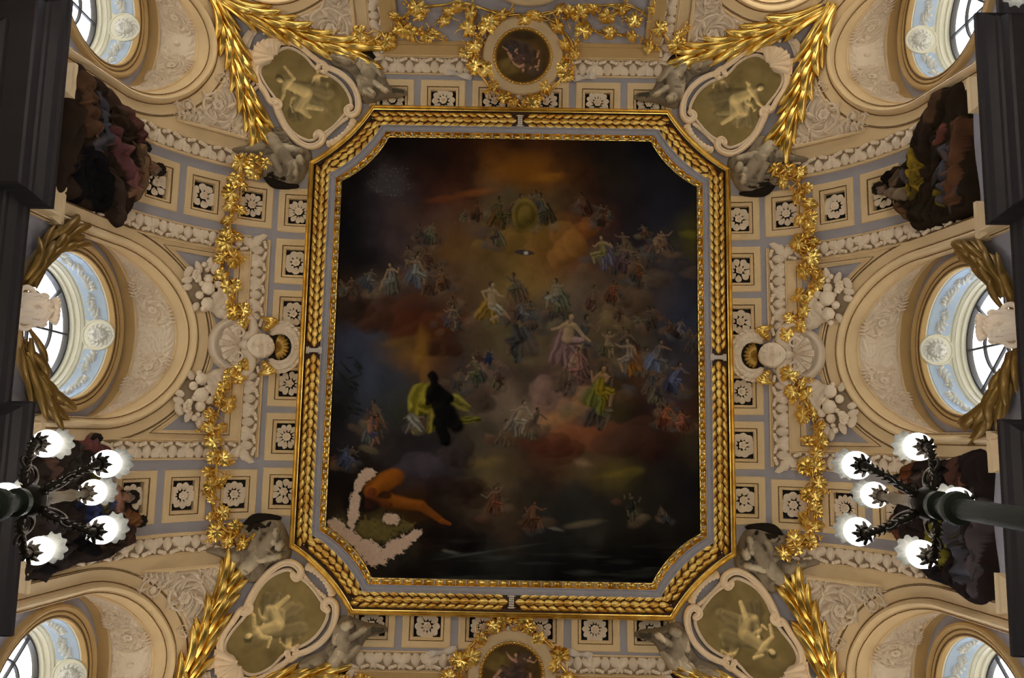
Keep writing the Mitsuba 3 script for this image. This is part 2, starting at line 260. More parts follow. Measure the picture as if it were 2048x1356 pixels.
# bands of acanthus: a fillet and pieces along it
BULB = leafgrid(9, 9, lambda t, s: .46 * np.sin(np.pi * np.clip(t * .92 + .06, 0, 1)) ** .6, lambda t, s: (.42 + .05 * np.cos(4 * np.pi * s)) * np.sin(np.pi * (t * .85 + .10)) ** .7 * np.sqrt(np.clip(1 - s * s * .96, 0, 1)))
def acanthus(name, path, wid, label=None, mp=M, pitch=.485, flip=1):
    """Repeated shell and curled leaf along a path; the leaves open towards flip."""
    key = struct(name, sweep(path, [(-wid * .5 - .06, -.02), (-wid * .5 - .06, .05), (-wid * .5 - .035, .06), (-wid * .5 - .02, .03), (-wid * .5, .02), (wid * .5, .02), (wid * .5 + .015, .045), (wid * .5 + .03, .045), (wid * .5 + .04, -.02)], mp), 'cream')
    add('bed', sweep(path, [(-wid * .5, .0), (-wid * .5, .024), (wid * .5, .024), (wid * .5, .0)], mp), 'gap_shade', key)  # dark brown stands in for the shadow between the leaves
    if label: labels[key]['label'] = label
    p = resample(path, .01); L = np.concatenate([[0], np.cumsum(np.linalg.norm(np.diff(p, axis=0), axis=1))]); n = max(1, int(round(L[-1] / pitch)))
    for i in range(n):
        s = (i + .5) * L[-1] / n; at = lambda d: np.array([np.interp(np.clip(s + d, 0, L[-1]), L, p[:, k]) for k in (0, 1)])
        t = unit(at(.05) - at(-.05)); a = math.atan2(t[1], t[0]); nn = np.array([-t[1], t[0]]) * flip
        add('shell', put(BULB, at(0) - nn * wid * .50, math.atan2(nn[1], nn[0]), (wid * .84, .175, .21), .015, mp), 'stucco', key)
        parts = []
        for sd in (-1, 1):
            for j, (d, an, ln, ww) in enumerate(((.105, .30, 1.02, .13), (.155, .12, 1.0, .12), (.20, -.02, .98, .11))):
                parts.append(put(LEAFLET if j else LEAFLET, at(sd * d) - nn * wid * .5, math.atan2(nn[1], nn[0]) - sd * flip * an * 1.2, (wid * ln, sd * -flip * ww * 2.7, .19 + .03 * j), .02, mp))
            for j in range(3): parts.append(ball(at(sd * (.06 + .045 * j)) + nn * wid * (.42 - .05 * j), .036, .07, mp, 1))
        add('acanthus_leaf', cat_(parts), 'stucco', key)
    return key
for sx, sw in ((-1, 'left'), (1, 'right')):
    for sy, rw in ((-1, 'upper'), (1, 'lower')):
        m = mir(sx, sy)
        acanthus('trim_1', [(s, 1.905) for s in np.linspace(5.05, 8.3, 12)], .27, f'white acanthus band on the {rw} {sw} rib, side facing the middle lunette', m, flip=-1)
        acanthus('trim_1', [(s, 3.51) for s in np.linspace(4.95, 8.4, 12)], .27, f'white acanthus band on the {rw} {sw} rib, side facing the corner', m, flip=1)
        acanthus('trim_1', [(4.89, y) for y in np.linspace(2.03, .33, 8)], .27, f'white acanthus band along the painting, {rw} half of the {sw} side', m, flip=-1)
for sy, sw in ((-1, 'top'), (1, 'bottom')):
    for sx, rw in ((-1, 'left'), (1, 'right')):
        m = mir(sx, sy)
        acanthus('trim_1', [(x, 5.57) for x in np.linspace(2.90, .45, 8)], .28, f'white acanthus band along the {sw} edge, {rw} of the roundel', m, flip=-1)
        acanthus('trim_1', [(2.765, y) for y in np.linspace(5.72, 8.2, 9)], .26, f'white acanthus band running outward at the {sw} {rw}', m, flip=1)
        add('panel_border', sweep([(.4, 5.92), (2.46, 5.92), (2.46, 8.2)], [(-.19, -.01), (-.19, .05), (-.16, .055), (.02, .02), (.03, .005), (.10, .012), (.11, -.01)], m), 'ochre', 'ceiling', smooth=25)

# fields of cream plaster around the arches; raised borders
ARCHV = [(-.02, -.12), (-.02, .035), (.03, .04), (.045, .10), (.065, .135), (.09, .15), (.115, .135), (.135, .10), (.145, .03), (.17, .03), (.18, .045), (.345, .05), (.355, .035), (.37, .035), (.38, -.01)]
def archpath(c, deep=9.6):
    return np.vstack([[(deep, c + LB)], [(deep - .6, c + LB)], ell((LC, c), LA, LB, 64, math.pi / 2, math.pi * 1.5), [(deep - .6, c - LB)], [(deep, c - LB)]])
def axmap(ax, sg, base=M):
    """(outward from A, lateral) to the vault, for a side or an end."""
    if ax == 'x': return lambda q, h=0.: base(np.asarray(q, float) * [sg, 1], h)
    return lambda q, h=0.: base((np.asarray(q, float) + [B - A, 0])[..., ::-1] * [1, sg], h)
for ax, sg, c in LUN:
    m = axmap(ax, sg); pth = archpath(c)
    tk = struct('trim_1', sweep(pth, [(-a, b) for a, b in ARCHV], m), 'cream', smooth=30)
    for o, hh in ((.0, .045), (.163, .036), (.352, .05), (.372, .036)): add('painted_line', sweep(pth, [(-o - .006, 0), (-o - .006, hh + .004), (-o + .006, hh + .004), (-o + .006, 0)], m), 'line', tk, smooth=False)
for sx in (-1, 1):
    big = box(5.04, -1.765, 9.2, 1.765); mouth = opening(0, .37, 9.9); lav = box(5.27, -1.60, 7.4, 1.60).difference(opening(0, .46, 9.9))
    lav = max(lav.geoms, key=lambda g: g.area) if lav.geom_type != 'Polygon' else lav
    add('spandrel_field', slab(big.difference(mouth).difference(lav), .02, axmap('x', sx), .12, -.01), 'cream', 'ceiling', smooth=25)
    add('spandrel_border', sweep(np.array(lav.exterior.coords)[:-1], [(.03, .015), (.03, .035), (.012, .04), (0, .028), (-.03, .012), (-.05, .008), (-.055, -.01)], axmap('x', sx), True), 'cream', 'ceiling', smooth=25)
    add('painted_line', sweep(np.array(lav.exterior.coords)[:-1], [(.045, .015), (.045, .026), (.03, .026), (.03, .015)], axmap('x', sx), True), 'line', 'ceiling', smooth=False)
# corner fields between the ribs, the lunettes and the cartouches (traced in the upper left, mirrored)
LAVC = Polygon(UA([(418, -12), (437, 40), (470, 130), (490, 205), (523, 290), (640, 345), (760, 215), (735, 100), (640, 70), (540, 30), (505, -12)])).buffer(0)
CORN = Polygon([(9.3, 3.68), (4.86, 3.68), (2.92, 5.74), (2.92, 9.9), (8.5, 9.9)]).difference(LAVC)
for c in (CY5,): CORN = CORN.difference(opening(c, .30, 9.9))
CORN = CORN.difference(swapq(opening(CX5, .30, 9.9, 'y')))
SPS = Polygon([(6.93, 3.93), (4.98, 3.93), (4.95, 4.1), (5.3, 5.0), (5.55, 5.3)] + [tuple(p) for p in ell((LC, CY5), LA + .44, LB + .44, 60, math.pi, math.pi * 1.5) if p[0] < 7.0 and p[1] < 5.3])
SPE = Polygon([(3.20, 8.0), (3.20, 5.80), (3.36, 5.78), (4.0, 5.95), (4.45, 6.28)] + [tuple(p)[::-1] for p in ell((LC + B - A, CX5), LA + .44, LB + .44, 60, math.pi, math.pi * 1.5) if p[1] < 4.55 and p[0] < 8.0])
SPS, SPE = SPS.buffer(0), SPE.buffer(0)
for sx in (-1, 1):
    for sy in (-1, 1):
        add('corner_field', slab(CORN.difference(SPS.buffer(-.02)).difference(SPE.buffer(-.02)), .03, mir(sx, sy), .12, -.01), 'cream', 'ceiling', smooth=25)

# ------------------------------------------------------------------ lunettes: soffit, end wall, oculus
def wall3(ax, sg, out, lat, z):
    o = out + (0 if ax == 'x' else B - A)
    return np.stack([sg * o, lat, z], -1) if ax == 'x' else np.stack([lat, sg * o, z], -1)
WX, GX, RW, RO, LZO, VS = 6.83, 7.52, .99, 1.13, 11.9, 1.10
def soffmap(ax, sg, c):
    am = axmap(ax, sg)
    def mp0(q):
        a, t = q[..., 0] / 1.5, q[..., 1]
        E = am(np.stack([np.where(np.abs(a) < math.pi / 2, LC - (LA - .005) * np.cos(a), LC + (np.abs(a) - math.pi / 2) * 1.6), c + (LB - .005) * np.sin(np.clip(a, -math.pi / 2, math.pi / 2))], -1))
        W = wall3(ax, sg, np.full(a.shape, WX), c + LR * np.sin(np.clip(a, -math.pi / 2, math.pi / 2)), LZ + np.where(np.abs(a) < math.pi / 2, LR * np.cos(a), -(np.abs(a) - math.pi / 2) * 1.6))
        return E + (W - E) * t[..., None]
    cen = wall3(ax, sg, np.array(6.3), np.array(float(c)), np.array(LZ))
    def mp(q, h=0.):
        q = np.asarray(q, float); e = .004; P = mp0(q)
        n = unit(np.cross(mp0(q + [e, 0]) - mp0(q - [e, 0]), mp0(q + [0, e]) - mp0(q - [0, e]))); n = n * np.sign(np.sum(n * (cen - P), -1, keepdims=True))
        return P + n * (np.zeros(q.shape[:-1]) + h)[..., None]
    return mp
def revmap(ax, sg, c, r0=RO, r1=RW + .09):
    """The oculus' reveal: (angle * 1.1 from the crown, depth 0..1 outward); h towards the axis."""
    def mp(q, h=0.):
        q = np.asarray(q, float); a, t = q[..., 0] / 1.1, q[..., 1]; r = r0 + (r1 - r0) * t - h
        return wall3(ax, sg, WX + (GX - WX) * t, c + r * np.sin(a), LZO + VS * r * np.cos(a))
    return mp
def wallmap(ax, sg, c):
    """End wall: (lateral, height above the oculus' centre); h into the room."""
    return lambda q, h=0.: wall3(ax, sg, WX - (np.zeros(np.shape(q)[:-1]) + h), c + np.asarray(q, float)[..., 0], LZO + VS * np.asarray(q, float)[..., 1])
def lune(t0, t1, a1, n=40):
    """A lune on the soffit between two curves that meet at the angles +-a1."""
    a = np.linspace(-a1, a1, n); k = 1 - (np.abs(a) / a1) ** 2.6; mid = .62
    return Polygon(np.vstack([np.stack([a * 1.5, mid + (t0 - mid) * k], 1), np.stack([a * 1.5, mid + (t1 - mid) * k], 1)[::-1]])).buffer(0)
LUNES = []
SIDEW = {('x', -1, 0): 'middle left', ('x', 1, 0): 'middle right', ('x', -1, -CY5): 'upper left', ('x', 1, -CY5): 'upper right', ('x', -1, CY5): 'lower left', ('x', 1, CY5): 'lower right'}
for ax, sg, c in LUN:
    sm = soffmap(ax, sg, c); a = np.linspace(-2.6, 2.6, 90); g = np.stack(np.meshgrid(a * 1.5, np.linspace(0, 1, 9), indexing='ij'), -1)
    add('soffit', (sm(g.reshape(-1, 2)), gridF(90, 9)), 'cream', 'ceiling')
    if ax == 'y': continue
    w = SIDEW[(ax, sg, c)]; wn = 'wall_left' if sg < 0 else 'wall_right'
    wm = wallmap(ax, sg, c); th = np.linspace(0, 2 * math.pi, 97)[:-1]
    ew = Point(0, (LZ - LZO) / VS).buffer(1, 48); ew = Polygon(np.array(ew.exterior.coords) * [LR + .05, (LR + .05) / VS] + [0, (LZ - LZO) / VS * (1 - (LR + .05) / VS)]).union(box(-1.56, -2.3, 1.56, .1)).difference(Point(0, 0).buffer(RO, 48))
    struct(wn, slab(ew, 0, wm, .2, -.02), 'lavender')
    cir = lambda r: np.stack([r * np.sin(th), r * np.cos(th)], -1)
    struct('trim_1', sweep(cir(1.12), [(w, h) for w, h in [(0, -.05), (0, .03), (.015, .04), (.03, .03), (.04, .03), (.06, .055), (.085, .06), (.105, .04), (.11, .03), (.13, .075), (.165, .095), (.20, .08), (.215, .04), (.22, -.01)]], wm, True), 'ochre', smooth=30)
    for r_ in (1.156, 1.233): add('painted_line', sweep(cir(r_), [(-.008, .02), (-.008, .05), (.008, .05), (.008, .02)], wm, True), 'line', wn, smooth=False)
    add('soffit_band', sweep(np.stack([a * 1.5, np.full(90, .9)], 1), [(-.07, 0), (-.07, .012), (.09, .012), (.09, 0)], sm), 'ochre', 'ceiling')  # ochre paints in the warm shadow at the back of the soffit
    # reveal with its steps and blue panels
    rm = revmap(ax, sg, c); th2 = np.linspace(-math.pi, math.pi, 97) * 1.1
    st = [(-.02, 0), (.68, 0), (.68, .02), (.72, .035), (.74, .035), (.74, .05), (.86, .05), (.86, .075), (.89, .085), (1.02, .085)]
    gq = np.stack([np.stack([th2, np.full(97, t)], -1) for t, _ in st], 1); add('reveal', (rm(gq.reshape(-1, 2), np.tile([h for _, h in st], 97)), gridF(97, len(st))), 'reveal', wn, smooth=30)
    for s2 in (-1, 1):
        pts = np.vstack([np.stack([np.linspace(.22, 1.95, 20) * 1.1, np.full(20, .12)], 1), np.stack([np.linspace(1.95, .22, 20) * 1.1, np.full(20, .64)], 1)]) * [s2, 1]
        add('blue_panel', slab(Polygon(pts), .008, rm, .1, 0), 'blue', wn)
    # glazing
    win = struct('window_1', sweep(cir(RW - .01), [(.03, -.06), (.03, .03), (-.02, .03), (-.02, -.06)], lambda q, h=0., wm=wm: wm(q, np.asarray(h) - (GX - WX)), True), 'iron')
    labels[win]['label'] = f'round window with iron glazing bars in the {w} lunette'
    gm = lambda q, h=0., wm=wm: wm(q, np.asarray(h) - (GX - WX) + .0)
    for k in range(8):
        an = k * math.pi / 4 + .02; add('glazing_bar', sweep([(.04 * math.sin(an), .04 * math.cos(an)), (RW * math.sin(an), RW * math.cos(an))], [(-.016, -.015), (-.016, .03), (.016, .03), (.016, -.015)], gm), 'iron', win, smooth=False)
        for r0, r1 in ((.03, .55), (.55, RW)):
            tt = np.linspace(an + .02, an + math.pi / 4 - .02, 8); q = np.stack([np.stack([r * np.sin(tt), r * np.cos(tt)], -1) for r in (r0, r1)], 1)
            add('pane', (gm(q.reshape(-1, 2)), gridF(8, 2)), 'glass', win, smooth=False)
    add('ring_bar', sweep(cir(.55), [(-.014, -.015), (-.014, .03), (.014, .03), (.014, -.015)], gm, True), 'iron', win, smooth=False)
    LUNES.append((ax, sg, c, w))

# ------------------------------------------------------------------ walls, dark cornices and pedestals
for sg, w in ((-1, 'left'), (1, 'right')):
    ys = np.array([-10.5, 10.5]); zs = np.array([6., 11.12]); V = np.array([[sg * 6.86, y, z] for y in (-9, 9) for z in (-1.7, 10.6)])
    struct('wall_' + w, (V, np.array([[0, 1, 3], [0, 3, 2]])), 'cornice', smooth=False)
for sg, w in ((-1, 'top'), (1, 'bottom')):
    V = np.array([[x, sg * 7.62, z] for x in (-7, 7) for z in (-1.7, 10.9)]); struct('wall_' + w, (V, np.array([[0, 1, 3], [0, 3, 2]])), 'hall', smooth=False)  # unseen below the cornice; carried down to hold back light from the ends
struct('floor', cat_([(np.array([[x, y, -1.7] for x in xs for y in ys]), np.array([[0, 1, 3], [0, 3, 2]])) for xs, ys in (((-3.5, 3.5), (-7.62, 7.62)), ((-7.5, 7.5), (-7.62, -4.6)), ((-7.5, 7.5), (4.6, 7.62)))]), 'hall', smooth=False)  # unseen; its side openings are shaped to send light up the coves
CPROF = [(0, 9.86), (.0, 9.80), (-.03, 9.77), (-.06, 9.70), (-.14, 9.64), (-.15, 9.60), (-.18, 9.58), (-.20, 9.46), (-.23, 9.44), (-.52, 9.42), (-.53, 9.36), (-.58, 9.34), (-.62, 9.25), (-.64, 9.20), (-.70, 9.18), (-.78, 9.08), (-.80, 9.04), (-.86, 9.02), (-.87, 8.3), (-.82, 8.28), (-.82, 8.2), (-.88, 8.16), (-.9, 7.6)]
def cornice(sg, X0):
    pts = [(X0[1], -9.)]
    for y in (-CY5 + 1.48 - .05, CY5 - 1.48 + .05): pass
    pts = [(6.33, -9.0), (6.33, -4.12), (6.02, -4.12), (6.02, -1.245), (6.33, -1.245), (6.33, 1.245), (6.02, 1.245), (6.02, 4.08), (6.33, 4.08), (6.33, 9.0)]
    mp = lambda q, h=0.: np.concatenate([np.asarray(q, float) * [sg, 1], (np.zeros(np.shape(q)[:-1]) + h)[..., None]], -1)
    top = np.array([[7.4, y, 9.86] for _, y in pts]) * [sg, 1, 1]
    V, Fc = sweep(pts, [(w, h) for w, h in CPROF], mp); n = len(V); e = V[::len(CPROF)]
    i = np.arange(len(pts) - 1); k = len(CPROF)
    Fc = np.vstack([Fc, np.stack([i * k, (i + 1) * k, n + i + 1], 1), np.stack([i * k, n + i + 1, n + i], 1)])
    return np.vstack([V, top]), Fc
for sg, w in ((-1, 'left'), (1, 'right')):
    k = struct('trim_1', cornice(sg, (6.28, 5.97)), 'cornice', smooth=20); labels[k]['label'] = f'dark stone cornice with stepped mouldings along the {w} wall'
    for sy, rw in ((-1, 'upper'), (1, 'lower')):
        prof = [(.0, 9.9), (.0, 10.7), (.02, 10.72), (.025, 10.78), (.05, 10.8), (.05, 10.86), (.07, 10.88), (.08, 10.95), (.10, 10.97), (.13, 11.06), (.15, 11.08), (.15, 11.16), (.0, 11.2)]
        mp = lambda q, h=0.: np.concatenate([np.asarray(q, float) * [sg, sy], (np.zeros(np.shape(q)[:-1]) + h)[..., None]], -1)
        for y0, y1, ww in ((1.52, 1.80, 'inner'), (3.46, 3.70, 'outer')):
            k = struct('trim_1', sweep([(7.0, y0), (6.80, y0), (6.80, y1), (7.0, y1)], prof, mp), 'cream', smooth=20); labels[k]['label'] = f'cream moulded pedestal at the {ww} foot of the {rw} {w} rib'

# ------------------------------------------------------------------ the gilded frame of the painting
def octa(inset, n=14):
    a, b, ca, cb, sag = A - inset, B - inset, 1.153 - inset * .42, 1.165 - inset * .42, .10
    out = []
    for sx, sy in ((1, -1), (1, 1), (-1, 1), (-1, -1)):
        p, q = np.array([sx * (a - ca), sy * b]), np.array([sx * a, sy * (b - cb)])
        if sx * sy > 0: p, q = q, p
        t = np.linspace(0, 1, n)[:, None]; arc = p + (q - p) * t; inw = -unit(np.array([sx, sy * 1.])) * sag; out.append(arc + inw * (4 * t * (1 - t)))
    return np.vstack(out)                     # clockwise on screen from the upper right corner
frame = thing('picture_frame', 'large gilded eight sided frame with laurel garland around the dark ceiling painting', 'picture frame')
def ring(prof, mat, name, smooth=30):
    """prof: (inset, drop below the ceiling)"""
    P = [octa(w) for w, _ in prof]; q = np.stack(P, 1); h = np.array([d for _, d in prof])
    return add(name, (FM(q.reshape(-1, 2), np.tile(h, len(q))), gridF(len(q), len(prof), True)), mat, frame, smooth=smooth)
ring([(-.01, 0), (0, .30), (.0, .34), (.015, .36), (.03, .35), (.035, .37), (.055, .385), (.07, .37), (.075, .355), (.09, .35), (.094, .28)], 'gold', 'outer_moulding', 25)
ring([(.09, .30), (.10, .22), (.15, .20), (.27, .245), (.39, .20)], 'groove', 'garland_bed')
ring([(.385, .22), (.39, .255), (.41, .265), (.43, .22), (.46, .19), (.50, .175), (.515, .185), (.53, .18), (.535, .15)], 'lavender', 'grey_moulding', 25)
ring([(.53, .18), (.535, .17), (.55, .125), (.60, .10), (.63, .115), (.645, .11), (.65, .03)], 'gold', 'inner_moulding', 25)
def along(path):
    p = np.vstack([path, path[:1]]); s = np.concatenate([[0], np.cumsum(np.linalg.norm(np.diff(p, axis=0), axis=1))]); return p, s
gp, gs = along(octa(.27)); GL = gs[-1]
def fat(s): return np.array([np.interp(s % GL, gs, gp[:, k]) for k in (0, 1)])
ties = [gs[np.argmin(np.hypot(*(gp[:-1] - t).T))] if 0 else None for t in ()]
def s_of(pt):
    ss = np.linspace(0, GL, 8000); P = np.stack([np.interp(ss, gs, gp[:, k]) for k in (0, 1)], 1); return ss[np.argmin(np.hypot(P[:, 0] - pt[0], P[:, 1] - pt[1]))]
tieS = sorted(s_of(t) for t in ((A, .03), (0, B), (-A, .03), (0, -B)))
leaves = []; berries = []
for i, s0 in enumerate(tieS):
    s1 = tieS[(i + 1) % 4] + (GL if i == 3 else 0); half = (s1 - s0) / 2
    for o, sgn in ((s0, 1), (s1, -1)):
        for k in range(int((half - .06) / .086)):
            s = o + sgn * (.06 + k * .086); p = fat(s); t = unit(fat(s + .05) - fat(s - .05)) * sgn; a = math.atan2(t[1], t[0]); nn = np.array([-t[1], t[0]])
            for off, da in (((0, 0),) if k % 2 == 0 else ((-.074, -.3), (.074, .3))):
                leaves.append((p + nn * off, a + da * sgn * 0 + (da), (.215, .20, .20), .262 - .45 * abs(off)))
            berries.append((p + nn * (.045 if k % 2 else .10), .243)); berries.append((p - nn * (.045 if k % 2 else .10), .243))
leaves.sort(key=lambda l: -l[0][1])
FL = [put(LAUREL, p, a, sc, h, FM) for p, a, sc, h in leaves]
for m_ in FL[:300]: add('laurel_leaf', m_, 'leafgold', frame)
add('laurel_leaves', cat_(FL[300:]), 'leafgold', frame, kind='stuff')
add('berries', cat_([ball(p, .014, h + .005, FM, 1) for p, h in berries]), 'ribbon', frame, kind='stuff')
for pt in ((A, .03), (-A, .03)):
    s = s_of(pt); p = fat(s); t = unit(fat(s + .05) - fat(s - .05)); pp = np.stack([p + np.array([-t[1], t[0]]) * w for w in np.linspace(-.15, .15, 7)])
    add('ribbon_tie', sweep(pp, [(-.05, .0), (-.045, .06), (0, .05), (.045, .06), (.05, .0)], lambda q, h=0.: FM(q, np.asarray(h) + .21), ws=[1.4, 1.1, .8, .75, .8, 1.1, 1.4], ho=[0, .02, .05, .06, .05, .02, 0]), 'ribbon', frame)
for pt in ((0, B), (0, -B)):
    s = s_of(pt); p = fat(s); add('berry_tie', cat_([ball(p + (dx, dy), .02, .26, FM, 1) for dx in (-.03, .0, .03) for dy in np.linspace(-.1, .1, 6)]), 'ribbon', frame)
ip, isq = along(octa(.592)); IL = isq[-1]; nE = 148; eg, dts = [], []
EGG = leafgrid(7, 7, lambda t, s: .5 * np.sin(np.pi * np.clip(t * .9 + .05, 0, 1)) ** .5, lambda t, s: (.55 + .12 * np.cos(3 * np.pi * s) + .1 * np.cos(5 * np.pi * t)) * np.sqrt(np.clip(1 - s * s * .95, 0, 1)) * np.sin(np.pi * (t * .9 + .05)) ** .5)
for k in range(nE):
    at = lambda s: np.array([np.interp(s % IL, isq, ip[:, j]) for j in (0, 1)])
    s = (k + .5) * IL / nE; p = at(s); t = unit(at(s + .03) - at(s - .03)); a = math.atan2(t[1], t[0])
    add('egg', put(EGG, p - t * .075, a, (.15, .105, .075), .108, FM), 'gold', frame)
    p2 = at(s + IL / nE / 2); dts.append(put(EGG, p2 - np.array([-t[1], t[0]]) * .05, a + math.pi / 2, (.10, .035, .09), .108, FM))
add('darts', cat_(dts), 'ribbon', frame, kind='stuff')

# ------------------------------------------------------------------ the ceiling painting: a dark allegory of clouds and figures, as colours of a flat canvas
PK = np.array([.62, .57, .49])             # what a white canvas shows under the hall's light
SAMP = """800,300,14,10,8 860,300,20,13,10 940,310,26,13,8 1020,300,30,16,10 1070,300,50,26,12 1130,310,30,18,10 1200,310,20,16,13 1280,310,14,13,14
720,360,14,11,10 770,360,34,28,27 840,350,30,17,12 920,350,34,17,10 990,330,84,47,14 1050,345,82,46,12 1095,350,88,50,14 1150,360,38,20,10 1230,360,26,20,14 1300,360,20,18,20 1350,380,22,20,20
690,410,12,10,10 740,410,28,22,24 790,380,45,38,36 860,400,40,18,12 920,410,66,36,20 980,390,60,50,36 1040,400,48,40,24 1100,400,50,42,28 1180,400,35,22,16 1260,410,24,18,18 1340,420,22,20,26 1390,430,18,17,20
690,470,12,11,12 750,460,34,28,28 810,440,50,34,26 870,440,58,40,32 930,450,60,44,30 1000,450,74,56,24 1080,460,84,59,22 1140,460,72,43,20 1190,450,40,22,16 1260,470,24,20,20 1330,470,26,24,28 1385,470,50,44,14
690,520,13,11,11 750,520,16,13,14 800,480,46,36,34 850,520,50,36,28 900,490,72,47,20 960,520,66,48,24 1030,520,78,58,26 1100,520,84,54,24 1150,520,68,39,20 1220,500,40,30,28 1290,510,34,28,26 1370,520,34,28,28
690,570,34,22,15 760,580,54,44,36 830,570,44,32,26 890,580,60,40,26 940,560,66,48,30 1010,570,78,60,32 1070,570,88,66,30 1130,580,70,57,42 1200,580,56,44,32 1270,570,50,38,26 1340,570,40,34,34 1390,580,28,28,32
690,620,30,22,16 760,620,48,24,14 820,640,38,18,12 870,660,34,18,14 940,640,58,42,28 1000,650,62,51,32 1070,640,52,46,34 1140,640,54,45,38 1210,630,66,52,33 1280,620,40,30,24 1350,630,36,36,42 1390,640,32,34,42
680,700,36,36,44 740,690,38,40,48 790,680,56,42,26 840,690,92,62,24 860,730,78,47,20 910,700,30,22,18 960,690,54,42,28 1020,690,66,56,34 1080,700,40,34,26 1130,700,66,50,42 1200,690,50,40,28 1270,690,46,38,28 1340,690,30,26,26 1390,700,40,36,38
680,760,24,24,24 740,770,40,42,48 800,770,36,36,40 860,760,40,34,30 920,760,38,32,30 990,750,66,48,38 1050,750,40,32,24 1110,760,64,48,42 1160,760,52,38,32 1220,770,36,28,18 1280,770,50,30,16 1340,780,38,36,42 1390,780,40,28,18
680,820,16,14,12 740,830,32,32,36 800,810,40,38,28 860,810,36,32,20 930,820,44,36,24 990,810,76,62,48 1050,810,84,68,52 1110,820,92,65,42 1170,830,86,55,33 1230,820,40,34,18 1300,820,24,14,10 1350,830,50,26,16
680,890,22,20,20 740,880,40,32,28 800,880,24,20,18 860,880,26,22,20 920,890,34,28,22 980,880,50,42,32 1040,890,40,26,20 1110,890,72,42,26 1180,890,50,32,22 1260,890,38,24,18 1330,890,30,16,12 1385,890,40,34,22
680,950,14,11,9 740,950,20,14,10 800,940,30,26,26 860,930,36,31,32 920,940,28,23,20 970,940,72,58,34 1030,930,56,44,28 1100,940,36,22,16 1165,930,64,50,30 1230,950,62,51,22 1300,940,24,20,16 1380,940,16,14,14
680,1010,16,10,8 740,1000,26,15,8 790,990,40,22,8 830,1010,40,22,8 880,1000,22,14,10 940,1000,50,40,28 1000,1000,56,43,30 1070,1000,36,30,22 1140,1010,28,26,22 1210,1000,20,18,16 1270,1000,26,22,16 1370,1010,18,16,15
700,1060,44,36,22 770,1060,52,45,24 840,1050,30,18,10 900,1050,14,10,9 960,1060,28,20,14 1030,1050,42,30,20 1100,1060,22,20,17 1170,1050,34,31,25 1250,1050,24,20,14 1340,1050,22,18,13
760,1120,30,24,18 830,1110,14,11,9 900,1110,14,12,10 980,1110,26,26,22 1060,1110,20,20,18 1150,1110,13,11,9 1250,1110,12,10,8 1350,1090,14,11,9 800,1160,8,7,6 950,1160,9,8,7 1100,1160,8,7,6 1280,1160,8,6,5"""
